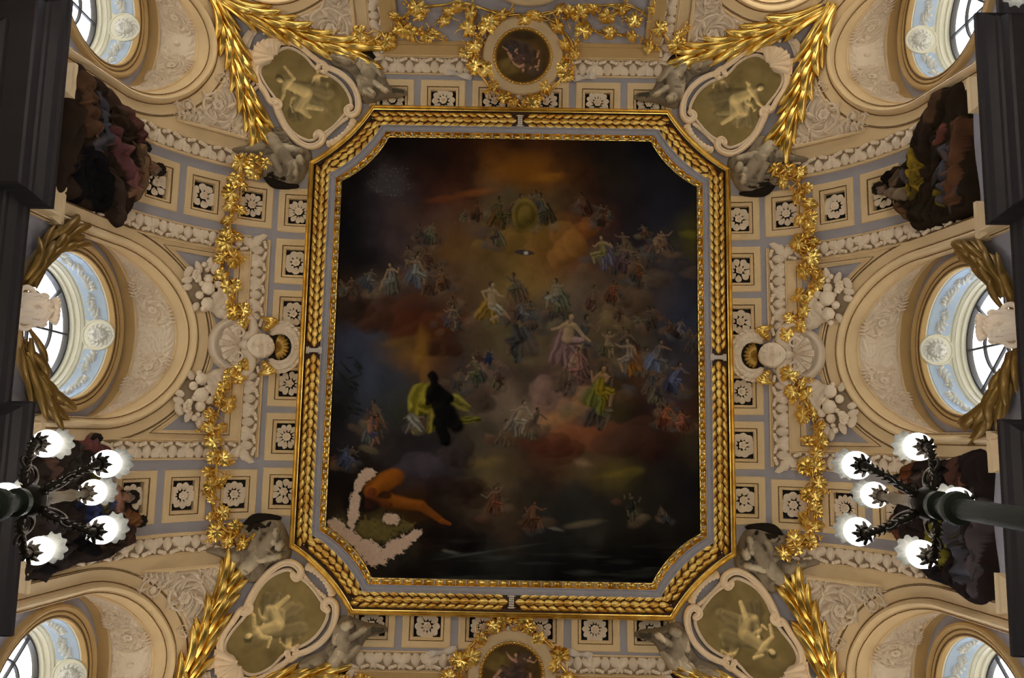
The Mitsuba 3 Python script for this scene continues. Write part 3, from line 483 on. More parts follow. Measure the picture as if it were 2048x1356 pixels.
class Painter:
    """Daubs of colour on the points P (N, 2) of a canvas; grid: the canvas' rows and columns, which speeds up small strokes."""
    def __init__(self, P, C, grid=None, cl=1.):
        self.P, self.C, self.cl = P, C, cl
        if grid: G = P.reshape(*grid, 2); self.m = grid[1]; self.gx, self.gy = G[..., 0].mean(1), G[..., 1].mean(0); self.ex, self.ey = np.ptp(G[..., 0], 1).max(), np.ptp(G[..., 1], 0).max()
        self.grid = grid
    def near(self, x0, y0, x1, y1):
        if self.grid:
            i0, i1 = np.searchsorted(self.gx, [x0 - self.ex, x1 + self.ex]); j0, j1 = np.searchsorted(self.gy, [y0 - self.ey, y1 + self.ey]); k = (np.arange(i0, i1)[:, None] * self.m + np.arange(j0, j1)).ravel()
        else: k = np.arange(len(self.P))
        p = self.P[k]; return k[(p[:, 0] > x0) & (p[:, 0] < x1) & (p[:, 1] > y0) & (p[:, 1] < y1)]
    def blob(self, x, y, rx, ry, a, col, al=.8, soft=.35, warp=.25, shade=.5, sd=0):
        """An oval daub, lighter towards the upper left."""
        R = 1.6 * max(rx, ry); sel = self.near(x - R, y - R, x + R, y + R)
        if not len(sel): return
        c, s = math.cos(a), math.sin(a); P = self.P[sel]; dx, dy = P[:, 0] - x, P[:, 1] - y; u, v = (c * dx + s * dy) / rx, (-s * dx + c * dy) / ry
        nz = meshkit.fbm(np.concatenate([P / (max(rx, ry) * .7), np.full((len(P), 1), x * .37 + y * .11 + sd)], 1), 3) - .5
        r = np.sqrt(u * u + v * v) + nz * warp * 2; k = np.clip((1 - r) / soft + .3, 0, 1); k = k * k * (3 - 2 * k) * al
        tone = 1 + shade * (-.55 * dx / rx - .6 * dy / ry) * .7 + nz * .9
        self.C[sel] = self.C[sel] * (1 - k[:, None]) + k[:, None] * lin(col) * np.clip(tone, .25, 2.2)[:, None]
    def limb(self, a, b, ra, rb, col, al=.9, cloth=0., sd=0.):
        """A rounded, tapering stroke lit from the upper left; cloth adds folds along it."""
        a, b = np.asarray(a, float), np.asarray(b, float); R = max(ra, rb) * 1.6; lo, hi = np.minimum(a, b) - R, np.maximum(a, b) + R; sel = self.near(*lo, *hi)
        if not len(sel): return
        P = self.P[sel]; ab = b - a; L = max(np.hypot(*ab), 1e-6); t = np.clip((P - a) @ ab / L ** 2, 0, 1); r = ra + (rb - ra) * t; w = ((P - a) @ np.array([-ab[1], ab[0]])) / L
        nz = meshkit.fbm(np.concatenate([P / max(ra, rb) / 1.1, np.full((len(P), 1), sd + a[0])], 1), 3) - .5; d = np.hypot(*(P - a - ab * t[:, None]).T) / r + nz * (.35 + .5 * cloth) * min(1, self.cl + .2)
        k = np.clip((1.05 - d) * 2.6, 0, 1) * al; nx, ny = ((P - a - ab * t[:, None]) / r[:, None]).T
        tone = .92 - .30 * nx - .42 * ny + nz * .5 + cloth * self.cl * .55 * np.sin(w / r * 5.5 + nz * 7 + sd)
        self.C[sel] = self.C[sel] * (1 - k[:, None]) + k[:, None] * lin(col) * np.clip(tone, .22, 1.7)[:, None]
    def person(self, x, y, hh, le, sk, c1, c2, rg, rot=0.):
        """A draped figure with hips at (x, y), leaning by le; rot turns it in the plane."""
        blob, limb = self.blob, self.limb; u = hh / 10; s_ = 1 if le >= 0 else -1; nude = rg.random() < .3; sk, c1, c2 = (np.array(c) * .66 + np.mean(c) * .06 for c in (sk, c1, c2)); j = lambda m=.35: rg.normal(0, m)
        cr, sr = math.cos(rot), math.sin(rot); W = lambda p: np.array([cr * p[0] * s_ - sr * p[1], sr * p[0] * s_ + cr * p[1]]) * u; V2 = lambda *p: np.array([x, y]) + W(p)
        hip, neck = V2(0, 0), V2(abs(le) * 3 + j(), -3.5 + j()); k1, k2 = V2(2.3 + j(), .5 + j()), V2(1.6 + j(), 1.5 + j()); f1, f2 = V2(2.6 + j(.6), 3.3 + j()), V2(.9 + j(.6), 3.7 + j())
        o = V2(-.6, 1.4); blob(*o, 2.9 * u, 2.6 * u, rg.normal(0, .4), c2 * .8, .8, .5, .5, .8, x * .1)
        for q0, q1, r0, r1 in ((V2(-.5, -1.5), V2(-2.2 + j(), 2.6 + j()), .9, 1.3), (V2(.4, .6), V2(.2 + j(), 3.9 + j()), 1.1, 1.0)): limb(q0, q1, r0 * u, r1 * u, c2, .85, .8, x)
        limb(k2, f2, .62 * u, .42 * u, sk if nude else c1 * .8, .85, 0 if nude else .5, y); limb(hip, k2, 1.15 * u, .75 * u, c1 * .85, .9, .7, x + 3); limb(k1, f1, .55 * u, .36 * u, sk, .85, 0, x + 1); limb(hip, k1, 1.1 * u, .8 * u, c1, .92, .8, x + 5)
        limb(hip + (neck - hip) * .1, neck + W((0, .5)), 1.05 * u, .95 * u, sk if nude else c1, .92, 0 if nude else .6, x + 7); limb(neck + W((-.7, .5)), neck + W((.7, .5)), .5 * u, .5 * u, sk, .85)
        for sd2 in (-1, 1):
            sh = neck + W((sd2 * .95, .5)); el = sh + W((sd2 * (1.1 + j(.4)), .9 + j(.8))); hd = el + W((sd2 * .5 + j(.7), -.3 + j(1.)))
            limb(sh, el, .42 * u, .34 * u, sk if rg.random() < .6 else c1, .9); limb(el, hd, .32 * u, .24 * u, sk, .88)
        hc = neck + W((.25, -.95)); limb(neck, hc, .3 * u, .3 * u, sk * .8, .9); h1, h2 = hc + W((-.2, -.18)), hc + W((.12, .06)); blob(*h1, .68 * u, .72 * u, 0, sk * .38, .92, .4, .2, .3, x); blob(*h2, .44 * u, .56 * u, .2 * s_ + rot, sk, .95, .35, .1, .7, y)
def paint_canvas():
    oc = octa(.655); poly = Polygon(oc); g = np.stack(np.meshgrid(np.arange(-3.5, 3.5, .0165), np.arange(-4.25, 4.25, .0165), indexing='ij'), -1); n, m = g.shape[:2]
    q = g.reshape(-1, 2); V = FM(q, .02); d = (V - EYE) @ RC.T; px = np.stack([1024 + FPX * d[:, 0] / d[:, 2], 678 + FPX * d[:, 1] / d[:, 2]], 1)
    S = np.array([[float(t) for t in w.split(',')] for w in SAMP.split()]); sl = lin(S[:, 2:])
    wv = np.stack([fb(px, .018, 1), fb(px, .018, 2)], 1) - .5; w2 = np.stack([fb(px, .06, 3), fb(px, .06, 4)], 1) - .5
    pw = px + wv * 75 + w2 * 22; C = np.zeros((len(q), 3)); W = np.zeros(len(q))
    for (x, y), c in zip(S[:, :2], sl):
        w = np.exp(-((pw[:, 0] - x) ** 2 + (pw[:, 1] - y) ** 2) / (2 * 27. ** 2)) + 1e-7; C += w[:, None] * c; W += w
    C /= W[:, None]
    grain = fb(px, .035, 9); C *= (.75 + .9 * grain)[:, None]
    def over(mask, col):
        C[:] = C * (1 - mask[:, None]) + mask[:, None] * col
    def local(x, y, a): c, s = math.cos(a), math.sin(a); dx, dy = px[:, 0] - x, px[:, 1] - y; return c * dx + s * dy, -s * dx + c * dy
    pt = Painter(px, C, (n, m)); blob, limb = pt.blob, pt.limb
    rg = np.random.default_rng(11)
    # cloud banks
    for x, y, rx, ry, c in ((840, 645, 105, 42, (58, 28, 16)), (745, 640, 60, 30, (50, 30, 20)), (880, 690, 60, 30, (44, 24, 16)), (1130, 835, 62, 48, (122, 84, 52)), (1175, 870, 80, 40, (92, 52, 30)), (1110, 895, 70, 30, (60, 30, 20)),
                            (1085, 790, 50, 38, (94, 70, 58)), (990, 748, 42, 36, (84, 64, 52)), (960, 800, 46, 34, (54, 42, 32)), (870, 935, 70, 34, (48, 40, 42)), (920, 905, 50, 30, (40, 32, 28)), (1250, 885, 90, 36, (54, 34, 24)), (1320, 560, 60, 28, (58, 46, 36)),
                            (1260, 600, 70, 34, (64, 48, 34)), (1215, 635, 46, 24, (82, 66, 42)), (1010, 640, 60, 20, (72, 62, 38)), (1040, 690, 70, 26, (62, 54, 30)), (1170, 470, 34, 30, (92, 52, 22)), (1120, 500, 50, 44, (104, 68, 30)), (1350, 520, 40, 24, (44, 38, 36)),
                            (700, 610, 40, 34, (36, 26, 20)), (940, 1080, 46, 30, (16, 12, 10)), (880, 1070, 70, 26, (18, 13, 10)), (920, 1000, 60, 34, (30, 18, 14)), (990, 490, 60, 30, (84, 60, 26)), (1300, 905, 40, 26, (40, 22, 16))):
        for k in range(5): blob(x + rg.normal(0, rx * .35), y + rg.normal(0, ry * .35), rx * rg.uniform(.4, .7), ry * rg.uniform(.5, .85), rg.normal(0, .3), c, .55, .3, .3, .8, k)
    for x, y, rx, ry, c, al in ((1045, 340, 70, 30, (96, 56, 14), .8), (1100, 355, 44, 12, (110, 66, 18), .8), (985, 350, 30, 40, (90, 52, 16), .6), (955, 385, 46, 9, (104, 56, 24), .8), (890, 398, 34, 7, (90, 44, 20), .7), (842, 700, 16, 40, (108, 74, 26), .8), (800, 684, 44, 10, (90, 64, 30), .7), (850, 745, 12, 34, (104, 68, 26), .7),
                                (1166, 926, 20, 9, (110, 84, 60), .8), (1240, 948, 60, 9, (86, 72, 26), .7), (975, 925, 36, 12, (88, 70, 36), .7), (1168, 1048, 44, 7, (84, 72, 52), .85), (1110, 1058, 18, 3, (120, 112, 96), .5), (930, 1110, 60, 3, (60, 62, 54), .7), (900, 1104, 24, 4, (84, 82, 68), .6), (1010, 1098, 80, 3, (46, 46, 38), .6), (1385, 470, 26, 9, (84, 76, 20), .7)):
        blob(x, y, rx, ry, -.15 if rx > 30 else .2, c, al * .75, 1.1, .75, .4)
    # generic draped figures: (x, y of the hips, height, lean, skin, drapery, second drapery)
    FIG = [(783, 560, 56, -.1, (150, 116, 80), (112, 104, 88), (90, 80, 60)), (738, 560, 40, .4, (104, 80, 56), (96, 88, 78), (60, 60, 60)), (832, 545, 60, .1, (132, 100, 70), (118, 110, 92), (84, 84, 86)), (885, 562, 40, -.2, (124, 80, 46), (110, 70, 38), (70, 44, 30)), (858, 470, 40, .25, (112, 88, 60), (92, 88, 62), (60, 50, 44)),
           (1000, 430, 58, .1, (96, 80, 46), (78, 66, 34), (90, 60, 26)), (1090, 420, 54, -.35, (106, 86, 50), (82, 74, 54), (60, 48, 28)), (955, 425, 34, .2, (110, 66, 34), (78, 50, 28), (50, 36, 24)), (1170, 410, 40, -.5, (92, 60, 40), (92, 48, 34), (58, 32, 22)), (1205, 440, 30, .2, (96, 60, 36), (70, 40, 28), (50, 30, 22)),
           (1207, 505, 62, -.05, (148, 118, 74), (120, 104, 56), (96, 84, 92)), (1245, 520, 46, .4, (120, 90, 64), (92, 66, 62), (70, 50, 48)), (1275, 545, 40, 0, (112, 88, 56), (100, 56, 30), (58, 50, 40)), (1312, 490, 40, .1, (138, 102, 70), (110, 80, 56), (84, 66, 54)), (1330, 488, 44, -.2, (138, 102, 70), (104, 76, 54), (70, 56, 48)),
           (985, 610, 74, .12, (160, 128, 88), (150, 138, 110), (132, 96, 30)), (900, 635, 42, .2, (136, 100, 68), (106, 80, 62), (76, 62, 60)), (1115, 590, 60, -.15, (130, 112, 80), (124, 120, 104), (88, 88, 62)), (1045, 625, 40, 0, (100, 84, 66), (104, 96, 88), (66, 56, 50)), (1225, 585, 44, .1, (110, 74, 48), (112, 60, 36), (80, 44, 28)),
           (1135, 680, 100, .12, (164, 130, 88), (140, 104, 92), (124, 88, 80)), (1160, 735, 60, -.1, (120, 84, 64), (136, 90, 72), (92, 64, 52)), (1215, 690, 52, .05, (132, 104, 70), (108, 94, 56), (84, 72, 46)), (1262, 715, 66, -.2, (146, 112, 72), (128, 110, 88), (132, 78, 22)), (1200, 780, 84, .15, (150, 108, 70), (132, 104, 20), (98, 96, 34)), (1315, 715, 60, .2, (120, 90, 62), (92, 84, 76), (96, 100, 116)),
           (1345, 760, 56, .5, (114, 84, 56), (88, 88, 106), (52, 50, 64)), (1300, 640, 40, -.1, (96, 70, 52), (76, 64, 50), (60, 44, 36)), (1358, 660, 36, .2, (104, 74, 56), (106, 92, 84), (40, 32, 30)), (955, 745, 50, -.2, (140, 104, 72), (90, 84, 54), (60, 62, 48)), (978, 715, 30, .3, (110, 84, 64), (40, 44, 66), (34, 36, 50)), (1035, 840, 60, .3, (146, 120, 88), (148, 130, 104), (110, 94, 76)),
           (1330, 835, 44, .3, (140, 76, 48), (140, 76, 46), (90, 40, 22)), (1365, 845, 40, -.2, (140, 84, 58), (156, 88, 58), (90, 48, 30)), (740, 865, 50, .1, (140, 92, 64), (60, 60, 84), (84, 80, 70)), (755, 855, 44, -.1, (124, 72, 44), (96, 60, 38), (70, 62, 52)), (692, 915, 46, .1, (70, 60, 56), (74, 78, 92), (52, 54, 66)), (990, 1005, 50, 0, (118, 92, 64), (110, 58, 36), (96, 60, 38)),
           (1065, 1035, 50, .2, (112, 72, 46), (96, 60, 36), (74, 46, 28)), (1265, 1015, 48, -.1, (96, 82, 58), (40, 36, 30), (76, 66, 46)), (830, 845, 44, -.4, (124, 104, 86), (116, 108, 100), (124, 104, 40))]
    pal = ((92, 70, 50), (80, 62, 44), (70, 56, 46), (84, 60, 40), (60, 54, 48), (96, 84, 58), (76, 48, 36), (66, 64, 60)); extra = []
    for x, y, hh, le, sk, c1, c2 in FIG:
        for _ in range(2 if y < 850 else 1): extra.append((x + rg.normal(0, hh * .55), y + rg.normal(0, hh * .35), hh * rg.uniform(.6, .95), rg.normal(0, .3), (104, 80, 56), pal[rg.integers(8)], pal[rg.integers(8)]))
    for x, y, hh, le, sk, c1, c2 in sorted(extra, key=lambda f: f[1]) + sorted(FIG, key=lambda f: f[1]):
        for _ in range(4): blob(x + rg.normal(0, hh * .4), y + hh * .3 + rg.normal(0, hh * .2), hh * rg.uniform(.25, .45), hh * rg.uniform(.15, .28), rg.normal(0, .3), np.array(pal[rg.integers(8)]) * .85, .5, .7, .5, .8, x)
        pt.person(x, y, hh * 1.18, le, sk, c1, c2, rg)
    # the gilded oval shield, the dark seated figure over yellow drapery, the bending nude and the rocks
    for r, c in ((1., (82, 66, 24)), (.8, (60, 46, 16)), (.55, (78, 62, 24))): blob(1050, 430, 27 * r, 37 * r, .1, c, .85, .25, .15, .7)
    for a_, b_, ra, rb, c in (((846, 785), (832, 815), 22, 20, (104, 92, 26)), ((850, 812), (885, 820), 18, 12, (92, 80, 20)), ((912, 800), (935, 815), 16, 10, (88, 78, 30)), ((905, 846), (955, 838), 10, 7, (70, 66, 20)), ((868, 830), (860, 860), 14, 9, (88, 76, 28)), ((822, 838), (842, 856), 12, 8, (92, 86, 74))): limb(a_, b_, ra, rb, c, .92, .9, ra)
    for a_, b_, ra, rb in (((865, 752), (868, 757), 11, 11), ((868, 765), (872, 775), 8, 12), ((866, 784), (893, 826), 19, 24), ((872, 778), (902, 796), 12, 9), ((900, 796), (890, 806), 8, 8), ((890, 830), (912, 850), 24, 18), ((880, 845), (890, 880), 16, 13), ((862, 790), (856, 806), 9, 7)): limb(a_, b_, ra, rb, (10, 9, 8), .97, .3)
    for x, y, rx, ry, a, c in ((765, 965, 42, 22, -.55, (96, 50, 12)),): blob(x, y, rx, ry, a, c, .9, .35, .3, .8)
    for a_, b_, ra, rb, c in (((790, 955), (742, 985), 20, 15, (104, 54, 14)), ((742, 985), (738, 1012), 12, 10, (80, 36, 18)), ((775, 1000), (842, 1012), 16, 12, (96, 50, 14)), ((842, 1012), (884, 1042), 11, 7, (88, 45, 14)), ((884, 1042), (900, 1048), 6, 4, (92, 46, 18)), ((745, 1000), (778, 1010), 9, 8, (70, 34, 14))): limb(a_, b_, ra, rb, c, .93)
    for x, y, rx, ry in ((735, 1010, 26, 16), (770, 990, 14, 8), (700, 1000, 16, 40)): blob(x, y, rx, ry, 0, (16, 12, 9), .8, .4, .3, .2)
    # cloud bow of light around the dark bird, foliage on the left
    blob(1049, 505, 20, 5, .1, (38, 34, 34), .9, .3, .2, .2); blob(1052, 506, 5, 4, 0, (132, 122, 110), .9, .4, .1, .2)
    for k in range(26): x, y = rg.uniform(655, 720), rg.uniform(710, 840); blob(x, y, rg.uniform(8, 20), rg.uniform(2, 4), rg.normal(.5, .4), (24, 24, 15), .7, .5, .4, .3, k)
    # water at the foot, fine glints
    wat = np.clip((px[:, 1] - 1060) / 60, 0, 1) * np.clip((px[:, 0] - 850) / 60, 0, 1); rip = np.clip(meshkit.fbm(np.concatenate([px * [.012, .11], np.zeros((len(px), 1))], 1), 4) - .55, 0, 1) * 4
    over(wat * rip * .35, lin((52, 54, 48)))
    # where the paint has come off down to the plaster
    loss = np.full(len(q), -2.)
    for x, y, rx, ry, a in ((707, 1020, 11, 46, .12), (722, 962, 10, 28, .5), (738, 946, 12, 12, 0), (672, 1050, 18, 12, .5), (700, 1075, 26, 14, .55), (735, 1100, 32, 20, .2), (790, 1095, 50, 15, -.55), (825, 1072, 20, 10, -.6), (783, 1038, 17, 12, .3), (752, 1112, 26, 20, 0)):
        u, v = local(x, y, a); loss = np.maximum(loss, 1.15 - np.sqrt((u / rx) ** 2 + (v / ry) ** 2))
    green = np.full(len(q), -2.)
    for x, y, rx, ry, a in ((745, 1062, 58, 26, .05), (680, 1055, 26, 22, .3), (790, 1050, 40, 16, .1)):
        u, v = local(x, y, a); green = np.maximum(green, 1.1 - np.sqrt((u / rx) ** 2 + (v / ry) ** 2))
    n1, n2 = fb(px, .16, 21), fb(px, .5, 22, 3)
    over(np.clip((green + (n1 - .5) * 1.6) * 3, 0, 1) * .9, lin((74, 62, 30)) * (.5 + n1[:, None]))
    lm = np.clip((loss + (n1 - .5) * 1.3 + (n2 - .5) * .9 - .08) * 6, 0, 1); over(np.clip((loss + .35 + (n1 - .5)) * 3, 0, 1) * .6, lin((18, 14, 11))); over(lm, lin((150, 122, 98)) * (.75 + .5 * n2[:, None]))
    for x, y, rx, ry in ((780, 362, 34, 30), (770, 375, 40, 18)): blob(x, y, rx, ry, .2, (52, 46, 44), .5, .8, .6, .1)
    sp = (fb(px, .7, 31, 2) > .70) & (np.hypot((px[:, 0] - 780) / 50, (px[:, 1] - 360) / 34) < 1); C[sp] = C[sp] * .5 + .5 * lin((90, 84, 80))
    C *= (.9 + .2 * fb(px, .8, 41, 2))[:, None]
    Fq = gridF(n, m); ok = shapely.contains_xy(poly, *q[Fq].mean(1).T); Fq = Fq[ok]; us = np.unique(Fq); mp = np.zeros(len(q), int); mp[us] = np.arange(len(us))
    return (V[us], mp[Fq]), np.clip(C[us] / PK, 0, 1)
_pm, _pc = paint_canvas()
add('ceiling_painting', _pm, 'vc', color=_pc, label='dark painted allegory of clouds and figures, flaking at its lower left, inside the gilded frame', cat='painting')

# ------------------------------------------------------------------ relief figures: a height field of limbs and folds with its own colours
def relief(poly, caps, H0, step, base, mp, seed=0, edge=.12, fold=.03, fs=4., cmix=.55):
    """caps: (ax, ay, ra, bx, by, rb, lift, colour) in the plane of the polygon; colours in sRGB of the thing itself."""
    V, Fc, q = dome(poly, lambda q, d: np.zeros(len(q)), step, mp, 0.)
    d = shapely.distance(shapely.points(q), poly.boundary); nb = len(q) - sum(len(resample(np.array(r.coords)[:-1], step * .8, True)) for r in (poly.exterior, *poly.interiors))
    h = H0 * np.sqrt(np.clip(1 - (1 - np.clip(d / edge, 0, 1)) ** 2, 0, 1))
    w = np.stack([fb(q, 1.1, seed + 1), fb(q, 1.1, seed + 2)], 1) - .5; f1 = np.abs(np.sin((q[:, 0] * 1.3 + q[:, 1] * 1.9 + w[:, 0] * 5) * fs + seed)); f2 = fb(q, 6., seed + 3)
    dr_ = (f1 - .5) * 1.4 + (f2 - .5) * 1.6; C = np.tile(base, (len(q), 1)) * (.75 + .5 * fb(q, 3., seed + 5))[:, None]
    fo = fold * dr_ * np.clip(d / edge, 0, 1); hb = h + fo
    for ax, ay, ra, bx, by, rb, lift, col, *sm in caps:
        ab = np.array([bx - ax, by - ay]); L = max(ab @ ab, 1e-9); t = np.clip(((q - [ax, ay]) @ ab) / L, 0, 1); r = ra + (rb - ra) * t
        dd = np.hypot(q[:, 0] - ax - ab[0] * t, q[:, 1] - ay - ab[1] * t); smooth = sm[0] if sm else 1.
        hc = h * .5 + lift + np.sqrt(np.clip(r * r - dd * dd, 0, None)) * .85 + fo * (1.05 - smooth) * 1.8; on = (dd < r) & (hc > hb)
        hb = np.where(on, hc, hb); C[on] = np.asarray(col) * (.72 + .56 * fb(q[on], 5., seed + 9))[:, None]
    hb = hb * np.clip(d / .03, 0, 1); hb[nb:] = 0
    relief.last = (q[:nb], hb[:nb], C[:nb]); return (mp(q, np.where(np.arange(len(q)) < nb, hb + .004, -.02)), Fc), np.clip(lin(np.clip(C, 0, 255)), 0, 1)
def folds(key, poly, mp, n, ang, ln, r, seed, lightmul=1.):
    """Ridges of drapery laid over the last relief, each coloured like what it lies on."""
    from scipy.spatial import cKDTree
    q, h, C = relief.last; tr = cKDTree(q); rg = np.random.default_rng(seed); x0, y0, x1, y1 = poly.bounds; inner = poly.buffer(-r * 1.5); done = 0
    for _ in range(n * 8):
        p = np.array([rg.uniform(x0, x1), rg.uniform(y0, y1)]); a = ang + rg.normal(0, .55); L = ln * rg.uniform(.5, 1.1); b = rg.normal(0, .5); t = np.linspace(0, 1, 9); th = a + b * t
        pts = p + np.cumsum(np.stack([np.cos(th), np.sin(th)], 1), 0) * L / 9
        if not inner.contains(LineString(pts)): continue
        i = tr.query(pts)[1]; c = C[i].mean(0) * rg.uniform(.8, 1.22) * lightmul; rr = r * rg.uniform(.6, 1.2) * np.sin(np.pi * (t * .86 + .1)); V, F2 = halfround(pts, rr, mp, 1.1, True, ho=np.convolve(h[i], np.ones(3) / 3, 'same') * np.where((t > 0) & (t < 1), 1, 1.4) - .01)
        add('drapery_fold', (V, F2), 'vc', key, color=np.tile(np.clip(lin(np.clip(c, 0, 255)) / folds.k, 0, 1), (len(V), 1))); done += 1
        if done >= n: break
folds.k = .8
def face(mp, c, a, r, h0, mat, key, name='face', hair=True, seed=0, step=None):
    """A face in relief: c centre, a the direction of its crown, r half its height."""
    ca, sa = math.cos(a), math.sin(a); rot = lambda q: np.stack([(q - c) @ [ca, sa], (q - c) @ [-sa, ca]], 1) / r
    t = np.linspace(0, 2 * math.pi, 60, endpoint=False); y = .82 * np.sin(t) * (1 - .12 * (np.cos(t) < 0) * np.cos(t) ** 2); x = np.cos(t)
    poly = Polygon(np.stack([c[0] + r * (ca * x - sa * y), c[1] + r * (sa * x + ca * y)], 1)); g = lambda u, v, x0, y0, sx, sy: np.exp(-((u - x0) / sx) ** 2 - ((v - y0) / sy) ** 2)
    def hf(q, d):
        u, v = rot(q).T; h = .52 * np.sqrt(np.clip(1.02 - u * u - (v / .82) ** 2, 0, None)) ** .8; av = np.abs(v); o = h.copy()
        h += .22 * g(u, v, -.08, 0, .22, .10) + .10 * g(u, v, -.22, 0, .10, .16) - .14 * g(u, av, .10, .30, .12, .17) + .07 * g(u, av, .09, .30, .055, .11) + .07 * g(u, av, .27, .30, .06, .22) + .05 * g(u, av, -.2, .42, .22, .2)
        h += .07 * g(u, v, -.47, 0, .06, .20) - .07 * g(u, v, -.535, 0, .025, .2) + .06 * g(u, v, -.62, 0, .06, .15) + .07 * g(u, v, -.82, 0, .12, .2)
        h = o + (h - o) * 1.9
        if hair:
            m = 1 / (1 + np.exp(-(u + .55 * np.abs(v) ** 1.4 - .52) * 26)); m = np.maximum(m, 1 / (1 + np.exp(-(av - .74 + .1 * u) * 30)))
            h += m * (.16 + .16 * np.sin(9 * np.arctan2(v, u - .2) + 6 * u + seed) * np.cos(11 * u))
        return np.maximum(h, 0) * r
    V, Fc, _ = dome(poly, hf, step or r / 15, lambda q, h: mp(q, np.asarray(h) + h0), -.6 * r); return add(name, (V, Fc), mat, key)
def volute(path, r0, r1, mp, key, mat='stucco', ho=0., name='scroll', ball_r=None, lift=.85):
    """A tapering scroll with a groove, ending in a knob."""
    p = spline(path, 60); r = np.linspace(r0, r1, 60); pr = [(-1, -.3), (-1, .25), (-.85, .7), (-.5, .9), (-.25, .62), (.05, .55), (.35, .62), (.6, .95), (.88, .7), (1, .2), (1, -.3)]
    parts = [sweep(p, [(a, b * lift) for a, b in pr], mp, False, r, r, ho)]
    if ball_r: parts.append(ball(p[-1], ball_r, ho + .2 * ball_r, mp, 2))
    return add(name, cat_(parts), mat, key, smooth=40)
def blade(pts, w, mp, h0=.05, h1=.12, n=9):
    p = spline(pts, n) if len(pts) > 2 else resample(pts, 1e9); t = np.linspace(0, 1, len(p)); ws = w * (.30 + .9 * np.sin(np.pi * np.clip(t * .86 + .06, 0, 1)) ** .9) * np.clip((1.0 - t) / .10 + .02, 0, 1) ** .5
    return sweep(p, [(-1, -.55), (-.8, .25), (-.35, .62), (0, .30), (.35, .62), (.8, .25), (1, -.55)], mp, False, ws, ws * .9 + .004, h0 + (h1 - h0) * np.sin(np.pi * t * .9))

QUAD = [(-1, -1, 'upper left'), (1, -1, 'upper right'), (-1, 1, 'lower left'), (1, 1, 'lower right')]
